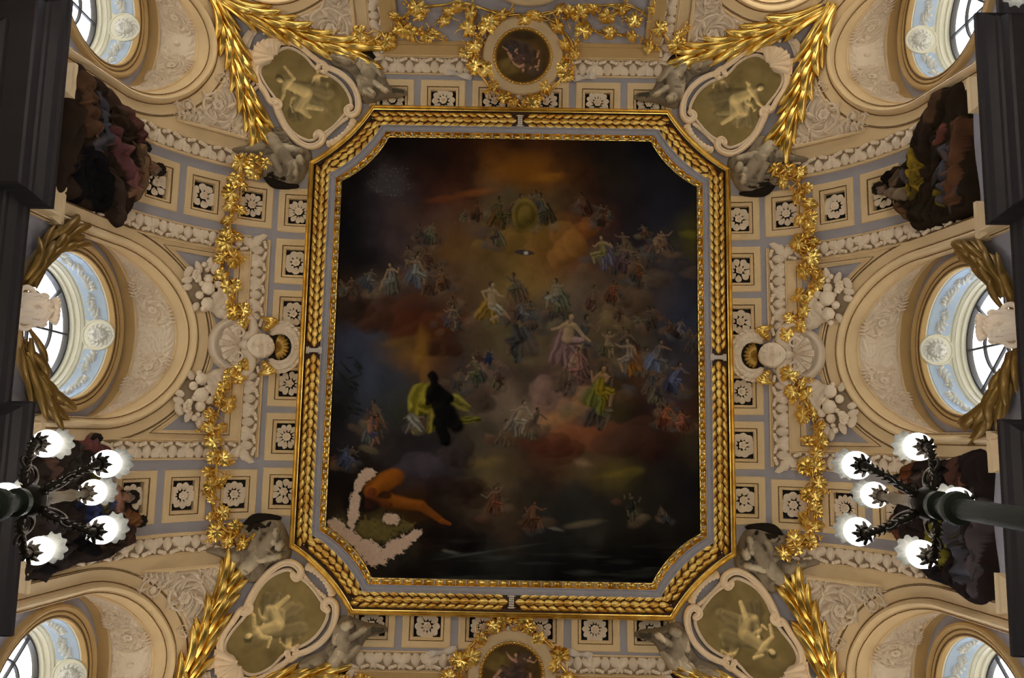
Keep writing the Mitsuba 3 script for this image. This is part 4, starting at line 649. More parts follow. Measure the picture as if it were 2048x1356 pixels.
# ------------------------------------------------------------------ shield cartouches over the four corners
SH = UA([(556, 104), (572, 96), (591, 99), (616, 117), (627, 131), (643, 143), (660, 151), (684, 169), (700, 195), (703, 212), (693, 228), (678, 246), (656, 265), (636, 276), (626, 283), (604, 278), (582, 262), (569, 243), (562, 226), (551, 200), (536, 180), (523, 159), (519, 143), (525, 131), (536, 127), (545, 114)])
SHP = Polygon(spline(SH, 120, True))
def cartouche(sx, sy, w):
    m = mir(sx, sy); k = thing('shield_cartouche', f'stucco shield cartouche with an olive painted scene at the {w} corner', 'cartouche', 'shield cartouches at the corners')
    V, Fc, q = dome(SHP.buffer(.04), lambda q, d: np.full(len(q), .05), .022, m, 0.)
    rg = np.random.default_rng(int(5 + sx * 2 + sy)); C = lin((108, 93, 58)) * (.6 + .8 * fb(q, 1.6, 3 + sx + 2 * sy)[:, None]); C = C * (.85 + .3 * fb(q, 9., 4)[:, None]); pt = Painter(q * 100, C, None, .25)
    cx, cy = np.array(SHP.centroid.coords[0]) * 100; tan = lambda k: tuple(np.array((150, 130, 86)) * k * rg.uniform(.85, 1.1))
    for _ in range(12): pt.blob(cx + rg.normal(0, 34), cy + rg.normal(0, 34), rg.uniform(16, 40), rg.uniform(8, 18), rg.uniform(0, 3), tan(.72), .5, .8, .6, .7, rg.random() * 9)
    for dx, dy, hh, le, ro in ((16, -24, 70, .2, .3), (-24, 22, 64, .3, .5), (-2, 4, 118, -.2, -.2)): pt.person(cx + dx, cy + dy, hh, le, tan(1.75), tan(1.5), tan(1.0), rg, ro + 2.4)
    add('painted_panel', (V, Fc), 'vc', k, color=np.clip(C / .62, 0, 1))
    add('inner_moulding', sweep(spline(SH, 120, True), [(-.035, .04), (-.03, .10), (-.01, .115), (.015, .09), (.03, .05)], m, True), 'stucco', k, smooth=40)
    v = lambda pts, r0, r1, br=None, **kw: volute(UA(pts), r0, r1, m, k, 'ochrestucco', .10, ball_r=br, **kw)
    v([(648, 133), (676, 144), (700, 163), (715, 188), (719, 212), (714, 230), (702, 234), (696, 224), (704, 218)], .055, .065, .055)
    v([(545, 84), (562, 83), (585, 83), (610, 97), (629, 114), (641, 126), (637, 138)], .075, .05, .05)
    v([(506, 105), (511, 130), (509, 149), (517, 172), (531, 193), (541, 209), (551, 212)], .075, .05, .05)
    v([(549, 212), (554, 226), (567, 253), (582, 273), (604, 291), (624, 297), (641, 291), (648, 279), (641, 270), (634, 277)], .055, .065, .055)
    v([(640, 124), (650, 128), (656, 137), (650, 145)], .06, .045, .05); v([(540, 206), (551, 205), (560, 212), (556, 222)], .055, .045, .05)
    v([(505, 138), (503, 118), (497, 106), (486, 104), (483, 110)], .05, .035, .03); v([(580, 80), (560, 76), (546, 68), (535, 60), (531, 66)], .05, .035, .03)
    # ribbed shell at the outer end
    b0 = UA([(553, 114)])[0]; fan = [(505, 132), (502, 116), (505, 100), (512, 90), (524, 82), (535, 78), (547, 76), (560, 80)]; fq = UA(fan)
    for i in range(len(fq)):
        p = np.stack([b0 + (fq[i] - b0) * t for t in np.linspace(.12, 1, 6)]); add('shell_rib', halfround(p, np.linspace(.03, .085, 6), m, .9, ho=.08 + .05 * np.sin(np.linspace(0, 3, 6))), 'ochrestucco', k)
    # gadrooned lips towards the frame
    for pts, ww, nn, nm in (([(709, 241), (703, 256), (690, 272), (672, 285), (655, 291)], .075, 9, 'gadroon'), ([(697, 238), (680, 250), (664, 264), (650, 278)], .04, 9, 'wavy_lip')):
        p = spline(UA(pts), 60); t = np.linspace(0, 1, 60); add(nm, halfround(p, ww * (.72 + .28 * np.abs(np.sin(nn * np.pi * t))), m, .8, ho=.06), 'ochrestucco', k)
    r = UA([(492, 96), (496, 84), (503, 70), (512, 58)]); rb = thing('stucco_ribbon', f'stepped white stucco ribbon above the shell of the {w} cartouche', 'ribbon', 'stucco ribbons')
    for off, hh in ((0, .04), (.10, .07)): add('fold', sweep(r + [off, -off * .6], [(-.06, 0), (-.06, hh), (.06, hh + .02), (.06, 0)], m, False, 1., 1 + .2 * np.array([0, 1, 0, 1])), 'relief', rb, smooth=False)
scene['mat_ochrestucco'] = plaster((.80, .62, .42), .08, 3.)
for sx, sy, w in QUAD: cartouche(sx, sy, w)

# ------------------------------------------------------------------ gilded palm branches along the corner lunettes
def palm(path, w, mp, side, seed):
    k = thing('palm_branch', w, 'palm branch', 'gilded palm branches'); rg = np.random.default_rng(seed); p = spline(path, 80); s = np.concatenate([[0], np.cumsum(np.linalg.norm(np.diff(p, axis=0), axis=1))]); L = s[-1]
    at = lambda x: np.array([np.interp(x, s, p[:, j]) for j in (0, 1)])
    add('stem', halfround(p, np.linspace(.05, .02, 80), mp, .8, True, ho=.04), 'gold', k)
    n = int(L / .36)
    for i in range(n):
        s0 = L * i / n
        for j, sp in enumerate((-.21, -.07, .06, .19)):
            ln = rg.uniform(.85, 1.25) * (1 - .2 * i / n); a0 = s0 + rg.uniform(-.06, .12); q0 = at(a0); t = unit(at(a0 + .08) - at(a0)); nn = np.array([-t[1], t[0]])
            mid, end = at(min(a0 + ln * .55, L)) + nn * sp * .75, at(min(a0 + ln * .9, L)) + t * max(0, a0 + ln * .9 - L) + nn * (sp * 1.25 + np.sign(sp) * .05)
            add('palm_leaf', blade([q0 + nn * sp * .5, mid, end], .066 * rg.uniform(.8, 1.15), mp, .05 + .05 * ((j + i) % 2), .14 + .07 * ((j + i) % 2)), 'gold', k)
PSIDE = UA([(424, -14), (440, 30), (455, 80), (470, 130), (484, 180), (500, 225), (516, 268)]); PEND = UA([(436, -6), (480, 18), (530, 38), (580, 58), (630, 78), (675, 92), (712, 98)])
for i, (sx, sy, w) in enumerate(QUAD):
    sd = 'left' if sx < 0 else 'right'
    palm(PSIDE, f'gilded palm branch at the {w} corner, on the {sd} side of the shield', mir(sx, sy), 1, 30 + i)
    palm(PEND, f'gilded palm branch at the {w} corner, on the {"top" if sy < 0 else "bottom"} side of the shield', mir(sx, sy), -1, 40 + i)

# a second moulded frame whose foot shows at the top edge
k_ = thing('moulded_frame', 'cream curved moulding cut off by the top edge, above the round picture', 'frame'); c_ = U([(1060, -90)])[0]
add('rim', sweep(c_ + ell((0, 0), .95, .86, 64), [(-.02, .0), (-.02, .14), (.02, .18), (.10, .17), (.13, .12), (.15, .14), (.2, .13), (.22, .0)], M, True), 'tan', k_, smooth=30)
add('field', slab(Polygon(c_ + ell((0, 0), .80, .71, 48)), .06, M, .1, -.01), 'ochre', k_)
# ------------------------------------------------------------------ grey stucco figures beside the cartouches
G1, G2, GD, GS = (140, 126, 106), (162, 148, 126), (40, 34, 27), (178, 164, 140)  # GD paints the deep shadow under the second figure
FA = [(655, 112), (672, 100), (692, 104), (712, 98), (735, 104), (752, 122), (768, 148), (782, 174), (800, 178), (816, 187), (800, 196), (775, 198), (748, 207), (730, 208), (720, 192), (714, 170), (702, 150), (686, 140), (668, 132)]
FB = [(462, 300), (486, 294), (510, 282), (533, 268), (556, 256), (570, 262), (580, 276), (592, 292), (612, 296), (624, 308), (620, 330), (610, 354), (592, 372), (572, 372), (552, 364), (528, 358), (516, 340), (520, 322), (505, 312), (480, 312)]
def figure(tr, sx, sy, label, seed):
    m = mir(sx, sy, h=.04); poly = Polygon(spline(UA(tr), 90, True)).buffer(0); k = thing('stucco_figure', label, 'statue', 'grey stucco figures beside the cartouches')
    poly = max(poly.geoms, key=lambda g: g.area) if poly.geom_type != 'Polygon' else poly
    return k, m, poly
def grey_figures(sx, sy, w):
    for tr, side, cp in ((FA, 'top' if sy < 0 else 'bottom', [((735, 182), 15, (742, 150), 14, .10, G1), ((742, 150), 14, (724, 122), 12, .08, G2), ((738, 160), 8, (775, 186), 6, .10, GS, .9), ((724, 160), 7, (722, 190), 5, .10, G2, .9), ((742, 192), 10, (746, 194), 9, .16, GS, 1.), ((700, 122), 10, (668, 112), 6, .06, G1), ((748, 128), 8, (766, 152), 6, .08, G2, .7), ((790, 186), 6, (806, 187), 4, .04, (70, 66, 54))]),
                         (FB, 'left' if sx < 0 else 'right', [((540, 282), 13, (566, 312), 15, .08, G2), ((566, 312), 15, (586, 340), 13, .10, G1), ((590, 334), 9, (594, 352), 7, .12, GS, .9), ((604, 326), 9, (606, 329), 8, .17, GS, 1.), ((570, 300), 7, (604, 308), 6, .12, GS, .9), ((520, 296), 9, (490, 302), 5, .05, G1), ((548, 320), 9, (560, 346), 6, .06, G1), ((540, 352), 8, (580, 364), 5, .01, GD)])):
        lab = f'grey stucco figure group beside the {w} cartouche, on its {side} side'
        k, m, poly = figure(tr, sx, sy, lab, 1)
        caps = [(*UA([a])[0], ra * .0093, *UA([b])[0], rb * .0093, lf, c, *s) for a, ra, b, rb, lf, c, *s in cp]
        sd = int(3 + sx * 5 + sy * 11 + len(tr)); mesh, col = relief(poly, caps, .09, .024, (118, 106, 89), m, sd % 17, .10, .05, 6.)
        add('body', mesh, 'vc', k, color=np.clip(col / .80, 0, 1))
        folds(k, poly, m, 14, 1. if tr is FA else 2.4, .28, .03, sd % 23)
        hx = cp[4] if tr is FA else cp[3]; hc = UA([hx[0]])[0]
        face(m, hc, math.atan2(1, .2) if tr is FA else 2.2, .085, .19, 'greystone', k, 'head', True, sd, .012)
        # dark patches that paint the deep shadow beside the figure
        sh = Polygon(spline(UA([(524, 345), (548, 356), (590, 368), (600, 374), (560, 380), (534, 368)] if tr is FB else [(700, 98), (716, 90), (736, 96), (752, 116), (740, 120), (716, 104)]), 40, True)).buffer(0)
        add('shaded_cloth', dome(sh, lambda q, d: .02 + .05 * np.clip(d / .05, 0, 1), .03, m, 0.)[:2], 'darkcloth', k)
scene['mat_greystone'] = plaster((.30, .275, .215), .12, 8.); scene['mat_darkcloth'] = plain((.02, .015, .011), .9, .05)  # the near black serves the painted shadow patches and the hair locks
for sx, sy, w in QUAD: grey_figures(sx, sy, w)

# ------------------------------------------------------------------ gilded vines
def vine(label, path, leaves, mp, seed, h0=.12, stems=()):
    """path and leaves (x, y, angle, size) in Q space."""
    k = thing('vine_garland', label, 'garland', 'gilded vine garlands'); rg = np.random.default_rng(seed)
    for sp in [path, *stems]:
        n = max(20, int(len(sp) * 8)); p = spline(sp, n); nn = np.linspace(0, 1, n); p = p + .022 * np.stack([np.sin(nn * 25 + seed), np.cos(nn * 21)], 1)
        add('stem', halfround(p, .021 + .006 * np.sin(nn * 40), mp, 1., ho=h0 * .55 + .05 * np.sin(nn * 17)), 'gold', k)
        add('stem', halfround(p + .035 * np.stack([np.cos(nn * 23), np.sin(nn * 27)], 1), .013, mp, 1., True, ho=h0 * .4 + .04 * np.cos(nn * 15)), 'gold', k)
    for x, y, a, s in leaves:
        tilt = rg.uniform(-.5, .5); v = VINE[0].copy() if rg.random() < .6 else VINE2[0].copy(); v[:, 2] += tilt * v[:, 0]
        add('vine_leaf', put((v, VINE[1]), (x, y), a, (s, s, s * .8), h0 + rg.uniform(.0, .08), mp), 'gold', k)
        add('leaf_stalk', halfround(spline([(x - math.cos(a) * s * .2, y - math.sin(a) * s * .2), (x - math.cos(a + .3) * s * .6, y - math.sin(a + .3) * s * .6), (x - math.cos(a) * s, y - math.sin(a) * s)], 6), .011, mp, 1., True, ho=h0 * .8), 'gold', k)
        if rg.random() < .45:
            o = np.array([x, y]) + unit(rg.normal(0, 1, 2)) * s * .7; add('grapes', cat_([ball(o + rg.normal(0, .035, 2), .024, h0 + rg.uniform(0, .05), mp, 1) for _ in range(8)]), 'gold', k)
VP = UA([(536, 338), (512, 340), (488, 343), (474, 360), (466, 390), (462, 420), (457, 455), (458, 480), (450, 510), (444, 535), (452, 565), (460, 595), (470, 620), (490, 640)])
def vleaves(p, seed, step=.30, size=.24, n=None):
    rg = np.random.default_rng(seed); q = resample(spline(p, 80), step); d = np.gradient(q, axis=0); out = []
    for i, (c, t) in enumerate(zip(q, d)):
        a = math.atan2(t[1], t[0])
        for sgn in ((-1, 1) if i % 2 else (1,)): o = a + sgn * rg.uniform(.7, 1.5); s = size * rg.uniform(.85, 1.2); out.append((c[0] + math.cos(o) * s * .40, c[1] + math.sin(o) * s * .40, o, s))
    return out
for i, (sx, sy, w) in enumerate(QUAD): vine(f'gilded vine garland hanging down the {w} rib to the mask', VP, vleaves(VP, 60 + i, .25, .26), mir(sx, sy), 60 + i, .16)
TOPL = [(335, 85), (455, 20), (430, 190), (470, 80), (520, 200), (610, 110), (750, 160), (770, 60), (880, 115), (790, 260), (800, 390), (900, 520), (950, 70), (1080, 100), (1150, 75), (1280, 40), (1270, 140), (1400, 60), (1420, 170), (1370, 300), (1320, 440), (1200, 520), (1115, 635), (1020, 620), (1560, 80), (1570, 180), (1700, 200), (1720, 100), (1860, 150), (1840, 30), (1960, 260), (1800, 260), (1980, 190), (160, 250), (130, 190), (280, 240), (380, 160), (560, 190), (640, 60), (1340, 60), (1480, 40), (1640, 40), (700, 20), (860, 150), (740, 300), (1310, 250), (850, 410), (1290, 380), (960, 590), (1150, 590)]
TP = lambda a: U([(680 + x / 2.926, y / 2.926) for x, y in a])
rg_ = np.random.default_rng(3)
tl = [(*p, rg_.uniform(-3, 3), .27 * rg_.uniform(.85, 1.2)) for p in TP(TOPL)]
STEMS = [TP([(120, 270), (200, 235), (270, 180), (330, 120), (420, 60), (540, 25), (700, 10), (830, 40), (950, 70), (1060, 85)]), TP([(1980, 290), (1900, 220), (1840, 130), (1760, 60), (1640, 20), (1480, 25), (1300, 50), (1180, 70), (1090, 85)]), TP([(1065, 630), (960, 570), (880, 510), (810, 430), (780, 320), (810, 220), (880, 130), (960, 85)]), TP([(1080, 630), (1180, 560), (1260, 490), (1330, 400), (1360, 300), (1320, 190), (1240, 110), (1150, 75)]), TP([(340, 130), (420, 150), (480, 200), (560, 200)]), TP([(1400, 60), (1440, 150), (1540, 190), (1700, 200)])]
FLIPY = lambda q, h=0.: M(np.asarray(q, float) * [1, -1], h)
vine('gilded vine with many leaves wreathing the round picture at the top edge', STEMS[0], tl, M, 5, .17, STEMS[1:])
vine('gilded vine with many leaves wreathing the round picture at the bottom edge', STEMS[0], tl, FLIPY, 6, .17, STEMS[1:])

# ------------------------------------------------------------------ round pictures at the ends
def roundel(mp, w, seed):
    k = thing('roundel', f'round framed picture with a beaded gilt ring at the {w} edge of the ceiling', 'picture', 'round pictures at the ends'); c0 = U([(1045, 113)])[0]; c0[0] = 0.03; mq = lambda q, h=0.: mp(np.asarray(q) + c0, np.asarray(h) + .16)
    R = .745; add('frame', sweep(ell((0, 0), R, R, 72), [(-.02, -.2), (-.02, .0), (.0, .03), (.05, .035), (.14, .06), (.17, .05), (.175, .03), (.20, .02), (.205, .0), (.21, -.03)], mq, True), 'tan', k, smooth=30)
    add('gilt_ring', sweep(ell((0, 0), R - .175, R - .175, 72), [(-.015, .0), (-.01, .03), (.0, .02), (.05, .02), (.06, .03), (.075, .0)], mq, True), 'oldgold', k, smooth=30)
    for i in range(46): a = i * 6.2832 / 46; add('bead', ball((.545 * math.cos(a), .545 * math.sin(a)), .028, .035, mq, 1), 'gold', k)
    V, Fc, q = dome(Point(0, 0).buffer(.515, 24), lambda q, d: np.zeros(len(q)), .02, mq); rg = np.random.default_rng(seed); C = np.tile(lin((60, 46, 26)), (len(q), 1)) * (.6 + .8 * fb(q, 3., seed))[:, None]
    pt = Painter(q * 100, C, None, .3)
    for x, y, rx, ry, a, c in ((-5, -12, 24, 16, .3, (54, 52, 58)), (20, 5, 18, 30, .2, (76, 56, 34)), (-22, 20, 26, 20, .1, (90, 74, 40)), (0, -40, 30, 10, .1, (44, 34, 26)), (24, 26, 18, 14, .2, (64, 52, 44))): pt.blob(x, y, rx, ry, a, c, .8, .6, .5)
    for x, y, hh, le, ro, c in ((-4, 2, 66, .2, 2.7, (96, 70, 60)), (20, 8, 46, -.3, 2.9, (90, 66, 44)), (-22, -18, 36, .2, 2.2, (74, 66, 66))): pt.person(x, y, hh, le, (205, 152, 118), c, (80, 64, 56), rg, ro)
    add('picture', (V, Fc), 'vc', k, color=np.clip(C / .62, 0, 1))
    for p, dx in (([(-.98, .42), (-1.2, .36), (-1.38, .33), (-1.52, .30)], 1), ([(.98, .42), (1.15, .37), (1.3, .36), (1.42, .33)], -1), ([(-.10, .74), (-.02, .80), (.06, .86), (.02, .95)], 1)):
        p = spline(p, 14); t = np.linspace(0, 1, 14); add('ribbon', sweep(p, [(-.05, -.02), (-.045, .03), (.0, .02), (.045, .03), (.05, -.02)], mq, False, 1 + .3 * np.sin(t * 9), 1., -.10 + .05 * np.sin(t * 11)), 'ribbon', k)
roundel(M, 'top', 4); roundel(FLIPY, 'bottom', 8)

# ------------------------------------------------------------------ masks with shell, wreath and volutes at the middle of the sides
for sx, sw in ((-1, 'left'), (1, 'right')):
    m = mir(sx, 1, h=.02); k = thing('mask_cartouche', f'white stucco mask between shell and laurel wreath on the {sw} side', 'mask', 'masks on the long sides')
    face(m, np.array([4.78, 0.]), math.pi, .275, .16, 'stucco', k, 'face', True, 1)
    add('neck', ball((5.06, 0), .10, .12, m, 2, (1.2, 1, 1)), 'relief', k)
    # scallop: smooth outer rim and a ribbed inner fan
    rim = [(5.20 + .50 * math.cos(a) * (1 + .05 * math.cos(a)), .52 * math.sin(a)) for a in np.linspace(-1.75, 1.75, 40)]
    add('shell_rim', dome(Polygon(rim + [(5.1, .2), (5.1, -.2)]).buffer(0), lambda q, d: .05 + .09 * np.clip(d / .07, 0, 1) ** .5 - .06 * np.clip((d - .07) / .1, 0, 1), .035, m, -.01)[:2], 'relief', k)
    nr = 9
    for i in range(nr):
        a0, a1 = [-1.5 + 3. * j / nr for j in (i, i + 1)]; a = (a0 + a1) / 2; t = np.linspace(.05, .40 * (1 - .06 * (i % 2)), 9); p = np.stack([5.16 + t * math.cos(a), t * math.sin(a)], 1)
        pr = [(-1, -.2), (-.8, .6), (-.4, .25), (0, .15), (.4, .25), (.8, .6), (1, -.2)]; add('shell_rib', sweep(p, pr, m, False, t * math.tan(.5 * 3. / nr) * 1.02 + .004, .05 + t * .06, .10 + .10 * np.sin(t / .4 * 2.6)), 'relief', k, smooth=25)
        if i % 2 == 0: add('ripple', cat_([halfround(ell((5.16, 0), rr, rr, 5, a0 + .03, a1 - .03), .008, m, 1., True, ho=.13 + .10 * math.sin(rr / .4 * 2.6)) for rr in np.arange(.14, .36, .03)]), 'relief', k, kind='stuff')
    for s in (-1, 1):
        p = spline([(5.50, .46 * s), (5.34, .56 * s), (5.12, .55 * s), (4.95, .42 * s), (4.93, .26 * s), (5.02, .16 * s), (5.12, .17 * s)], 40); add('volute', halfround(p, np.linspace(.07, .10, 40), m, 1., ho=.08), 'relief', k)
        add('volute_eye', cat_([halfround(spline([(5.20 + .13 * math.cos(t) * (1 - t / 9), s * (.20 + .11 * math.sin(t) * (1 - t / 9))) for t in np.linspace(0, 6, 14)], 40), np.linspace(.035, .02, 40), m, 1., ho=.2)]), 'relief', k)
        for j in range(5):
            q = (4.72 - .02 * j, s * (.27 + .03 * j)); add('gilt_leaf', blade([q, (q[0] - .04 - .02 * j, q[1] + s * .06), (q[0] - .10 + .07 * j, q[1] + s * (.13 + .02 * (j % 2)))], .05, m, .14, .22), 'gold', k)
    n = 10; at = lambda t: np.array([4.42 + .34 * math.cos(t), .36 * math.sin(t)])
    add('wreath_core', halfround(np.array([at(t) for t in np.linspace(-2.35, 2.35, 40) + math.pi]), .07, m, 1., ho=.02), 'gap_shade', k)  # dark core paints shade between the wreath leaves
    for s in (-1, 1):
        for i in range(n):
            t = math.pi + s * (2.30 - 2.20 * i / (n - 1)); c = at(t); d = unit(at(t - s * .05) - at(t)) * -1
            for off in (-.06, 0, .06):
                r = c + (c - [4.42, 0]) * off * 2.2 - d * .03 * (off == 0); add('wreath_leaf', put(LAUREL2, r, math.atan2(-d[1], -d[0]) + np.sign(off) * .3 * s, (.19, .22, .24), .07 - abs(off) * .4, m), 'stucco', k)
    add('wreath_berries', cat_([ball((4.08 + .03 * math.cos(t), .035 * math.sin(t)), .018, .17, m, 1) for t in np.arange(6) * 1.047] + [ball((4.08, 0), .02, .18, m, 1)]), 'stucco', k)
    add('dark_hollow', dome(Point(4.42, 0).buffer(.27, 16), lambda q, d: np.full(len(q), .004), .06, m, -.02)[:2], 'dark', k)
    for i in range(9):
        a = -1.3 + 2.6 * i / 8 + math.pi; add('gilt_ray', blade([(4.48, 0), (4.48 + .14 * math.cos(a), .16 * math.sin(a)), (4.46 + .23 * math.cos(a), .25 * math.sin(a))], .04, m, .03, .08), 'oldgold', k)

# ------------------------------------------------------------------ cornucopias with fruit
FR = [((407, 579), 13.5), ((390, 592), 8), ((404, 609), 12), ((421, 594), 9.5), ((409, 558), 9.5), ((427, 572), 8.5), ((402, 534), 5.5), ((408, 543), 5), ((396, 571), 5), ((388, 560), 6), ((433, 588), 5), ((415, 607), 4.5), ((399, 622), 5)]
GRAPE = [(384 + rgx, 553 + rgy) for rgx, rgy in ((-4, -8), (0, -9), (4, -7), (-6, -3), (-2, -4), (2, -3), (6, -2), (-6, 2), (-2, 1), (2, 2), (5, 3), (-4, 6), (0, 6), (3, 8), (0, 11))]
for sx, sy, w in QUAD:
    m = mir(sx, sy, h=.02); k = thing('cornucopia', f'stucco cornucopia full of fruit, {"above" if sy < 0 else "below"} the mask on the {"left" if sx < 0 else "right"} side', 'cornucopia', 'cornucopias beside the masks')
    rg = np.random.default_rng(int(80 + 2 * sx + sy))
    p = spline(UA([(476, 640), (458, 634), (444, 622), (432, 606), (418, 596)]), 24); t = np.linspace(0, 1, 24); add('horn', cat_([halfround(p, .06 + .24 * t ** 1.2 + .01 * np.sin(t * 30), m, .8, ho=.04), halfround(spline(UA([(438, 622), (446, 606), (440, 588), (428, 574)]), 16), .05, m, .9, ho=.16)]), 'relief', k)
    for (x, y), r in FR:
        c = UA([(x, y)])[0] + rg.normal(0, .012, 2); R = r * .0098 * rg.uniform(.92, 1.06); f = [ball(c, R, .11 + R * .75, m, 3)]
        if r > 8 and rg.random() < .5: v, ff = ICO[3]; an = np.arctan2(v[:, 1], v[:, 0]); rr = 1 - .10 * np.abs(np.sin(3.5 * an)) * (1 - v[:, 2] ** 2 * .3); f = [(m(c + v[:, :2] * (R * rr)[:, None], .11 + R * .75 + v[:, 2] * R), ff)]
        a = rg.uniform(0, 6.28); f.append(ball(c + R * .35 * np.array([math.cos(a), math.sin(a)]), R * .16, .11 + R * 1.62, m, 1)); add('fruit', cat_(f), 'stucco', k)
    for x, y in GRAPE: add('grape', ball(UA([(x, y)])[0], .034, .14 + rg.uniform(0, .04), m, 1), 'stucco', k)
    add('bed', dome(Point(*UA([(403, 575)])[0]).buffer(.36, 16), lambda q, d: .03 + .07 * np.clip(d / .2, 0, 1), .06, m, -.01)[:2], 'gap_shade', k)  # dark patch paints shade in the gaps between the fruit
    for x, y, a, s in ((424, 545, -1.2, .32), (432, 556, -.7, .24), (374, 541, 2.3, .26), (372, 560, 2.9, .24), (393, 542, -1.9, .25), (371, 575, 3.0, .22), (387, 612, 2.2, .22), (440, 578, .2, .2), (414, 533, -1.4, .24)):
        q = UA([(x, y), (x + 8 * math.cos(a), y + 8 * math.sin(a))]); d = q[1] - q[0]; add('leaf', put(ACANTH, q[0] - d * .8, math.atan2(d[1], d[0]), (s * .9, s * .55, s * .7), .10, m), 'stucco', k)

# ------------------------------------------------------------------ stucco scrollwork
def swirl(centres, amp=.055, seed=0, fill=7.):
    """The height of dense acanthus scrollwork: whorls of leaves round the centres (x, y, radius, turn), leafage between them."""
    def hf(q, d):
        w = np.stack([fb(q, 3.5, seed), fb(q, 3.5, seed + 1)], 1) - .5; p = q + .10 * w
        g = np.abs(np.sin((p[:, 0] + .6 * w[:, 1]) * fill * 2.1 + 4 * w[:, 0] + 2.2 * np.sin(p[:, 1] * fill * 1.3))); h = .55 * g ** .6 + .25 * np.abs(np.sin(fill * 5 * p[:, 1] + 9 * w[:, 1])) ** .7; best = np.full(len(q), 9.)
        for x, y, R, sp in centres:
            dx, dy = q[:, 0] - x, q[:, 1] - y; r = np.hypot(dx, dy) / R; th = np.arctan2(dy, dx) * sp + 2.3 * np.log(r + .10); n = 5 if R < .25 else 7
            leaf = np.abs(np.sin(n / 2 * th)) ** .55; vein = .82 + .18 * np.cos(n * 3.5 * th + 3 * r); ring = .55 + .45 * np.cos((r - .52) * 6.2) ** 2; hh = leaf * vein * ring * 1.25 + .5 * np.exp(-(r / .14) ** 2); rim = 1.05 * np.exp(-((r - 1.02 + .06 * np.sin(5 * th)) / .075) ** 2)
            k = (r < 1.0) & (r < best); h = np.where(k, hh, h); h = np.where((r < 1.2) & (r >= .93) & (best > 1), np.maximum(h * .6, rim), h); best = np.minimum(best, r)
        return amp * h * np.clip(d / .04, .15, 1) + .012
    return hf
def rinceau(c, R, a0, spin, mp, key, mat='relief', h0=.03, k=.09, n=9, flower=True):
    h0 = h0 + .03
    """A spiral of acanthus round a flower."""
    t = np.linspace(0, 1, 60); th = a0 + spin * t * 9.2; r = R * (1 - .80 * t ** .85); p = np.stack([c[0] + r * np.cos(th), c[1] + r * np.sin(th)], 1)
    add('stem', halfround(p, R * (.085 - .035 * t), mp, 1.5, ho=h0), mat, key)
    for i in range(n // 2):
        x = .02 + .62 * (i / (n // 2)) ** 1.0; j = int(x * 59); d = unit(p[j + 1] - p[j]); a = math.atan2(d[1], d[0]); s = R * (.62 - .36 * x)
        for sg2, da, sc in ((-1, .75, 1.), (1, .55, .72)): add('leaf', put((LEAFLET[0] * [1, -sg2 * spin, 1], LEAFLET[1]), p[j], a - spin * sg2 * da * -1 * -1, (s * sc, s * sc, s * 1.7), h0, mp), mat, key)
    if flower:
        for i in range(6): a = i * 1.047; add('petal', put(PETAL, c + .03 * R * np.array([math.cos(a), math.sin(a)]), a, (.26 * R, .30 * R, .35 * R), h0 + .02, mp), mat, key)
        add('bud', ball(c, .07 * R, h0 + .09 * R, mp, 1), mat, key)
def spray(p, mp, key, mat, size, h0=.02, n=8, seed=0):
    h0 = h0 + (.05 if mat == 'relief' else 0)
    """A curling stem with leaves to both sides."""
    q = spline(p, 30); add('stem', halfround(q, np.linspace(size * .10, size * .04, 30), mp, 1., True, ho=h0), mat, key)
    for i in range(n):
        j = int(2 + 26 * i / n); d = q[j + 1] - q[j]; a = math.atan2(d[1], d[0])
        for s in (-1, 1): add('leaf', put((LEAFLET[0] * [1, s, 1], LEAFLET[1]), q[j], a + s * .7, (size * (1 - .4 * i / n),) * 2 + (size * 1.5,), h0, mp), mat, key)
RC1, RC2, RC3 = UA([(431, 213), (371, 214), (441, 160)])
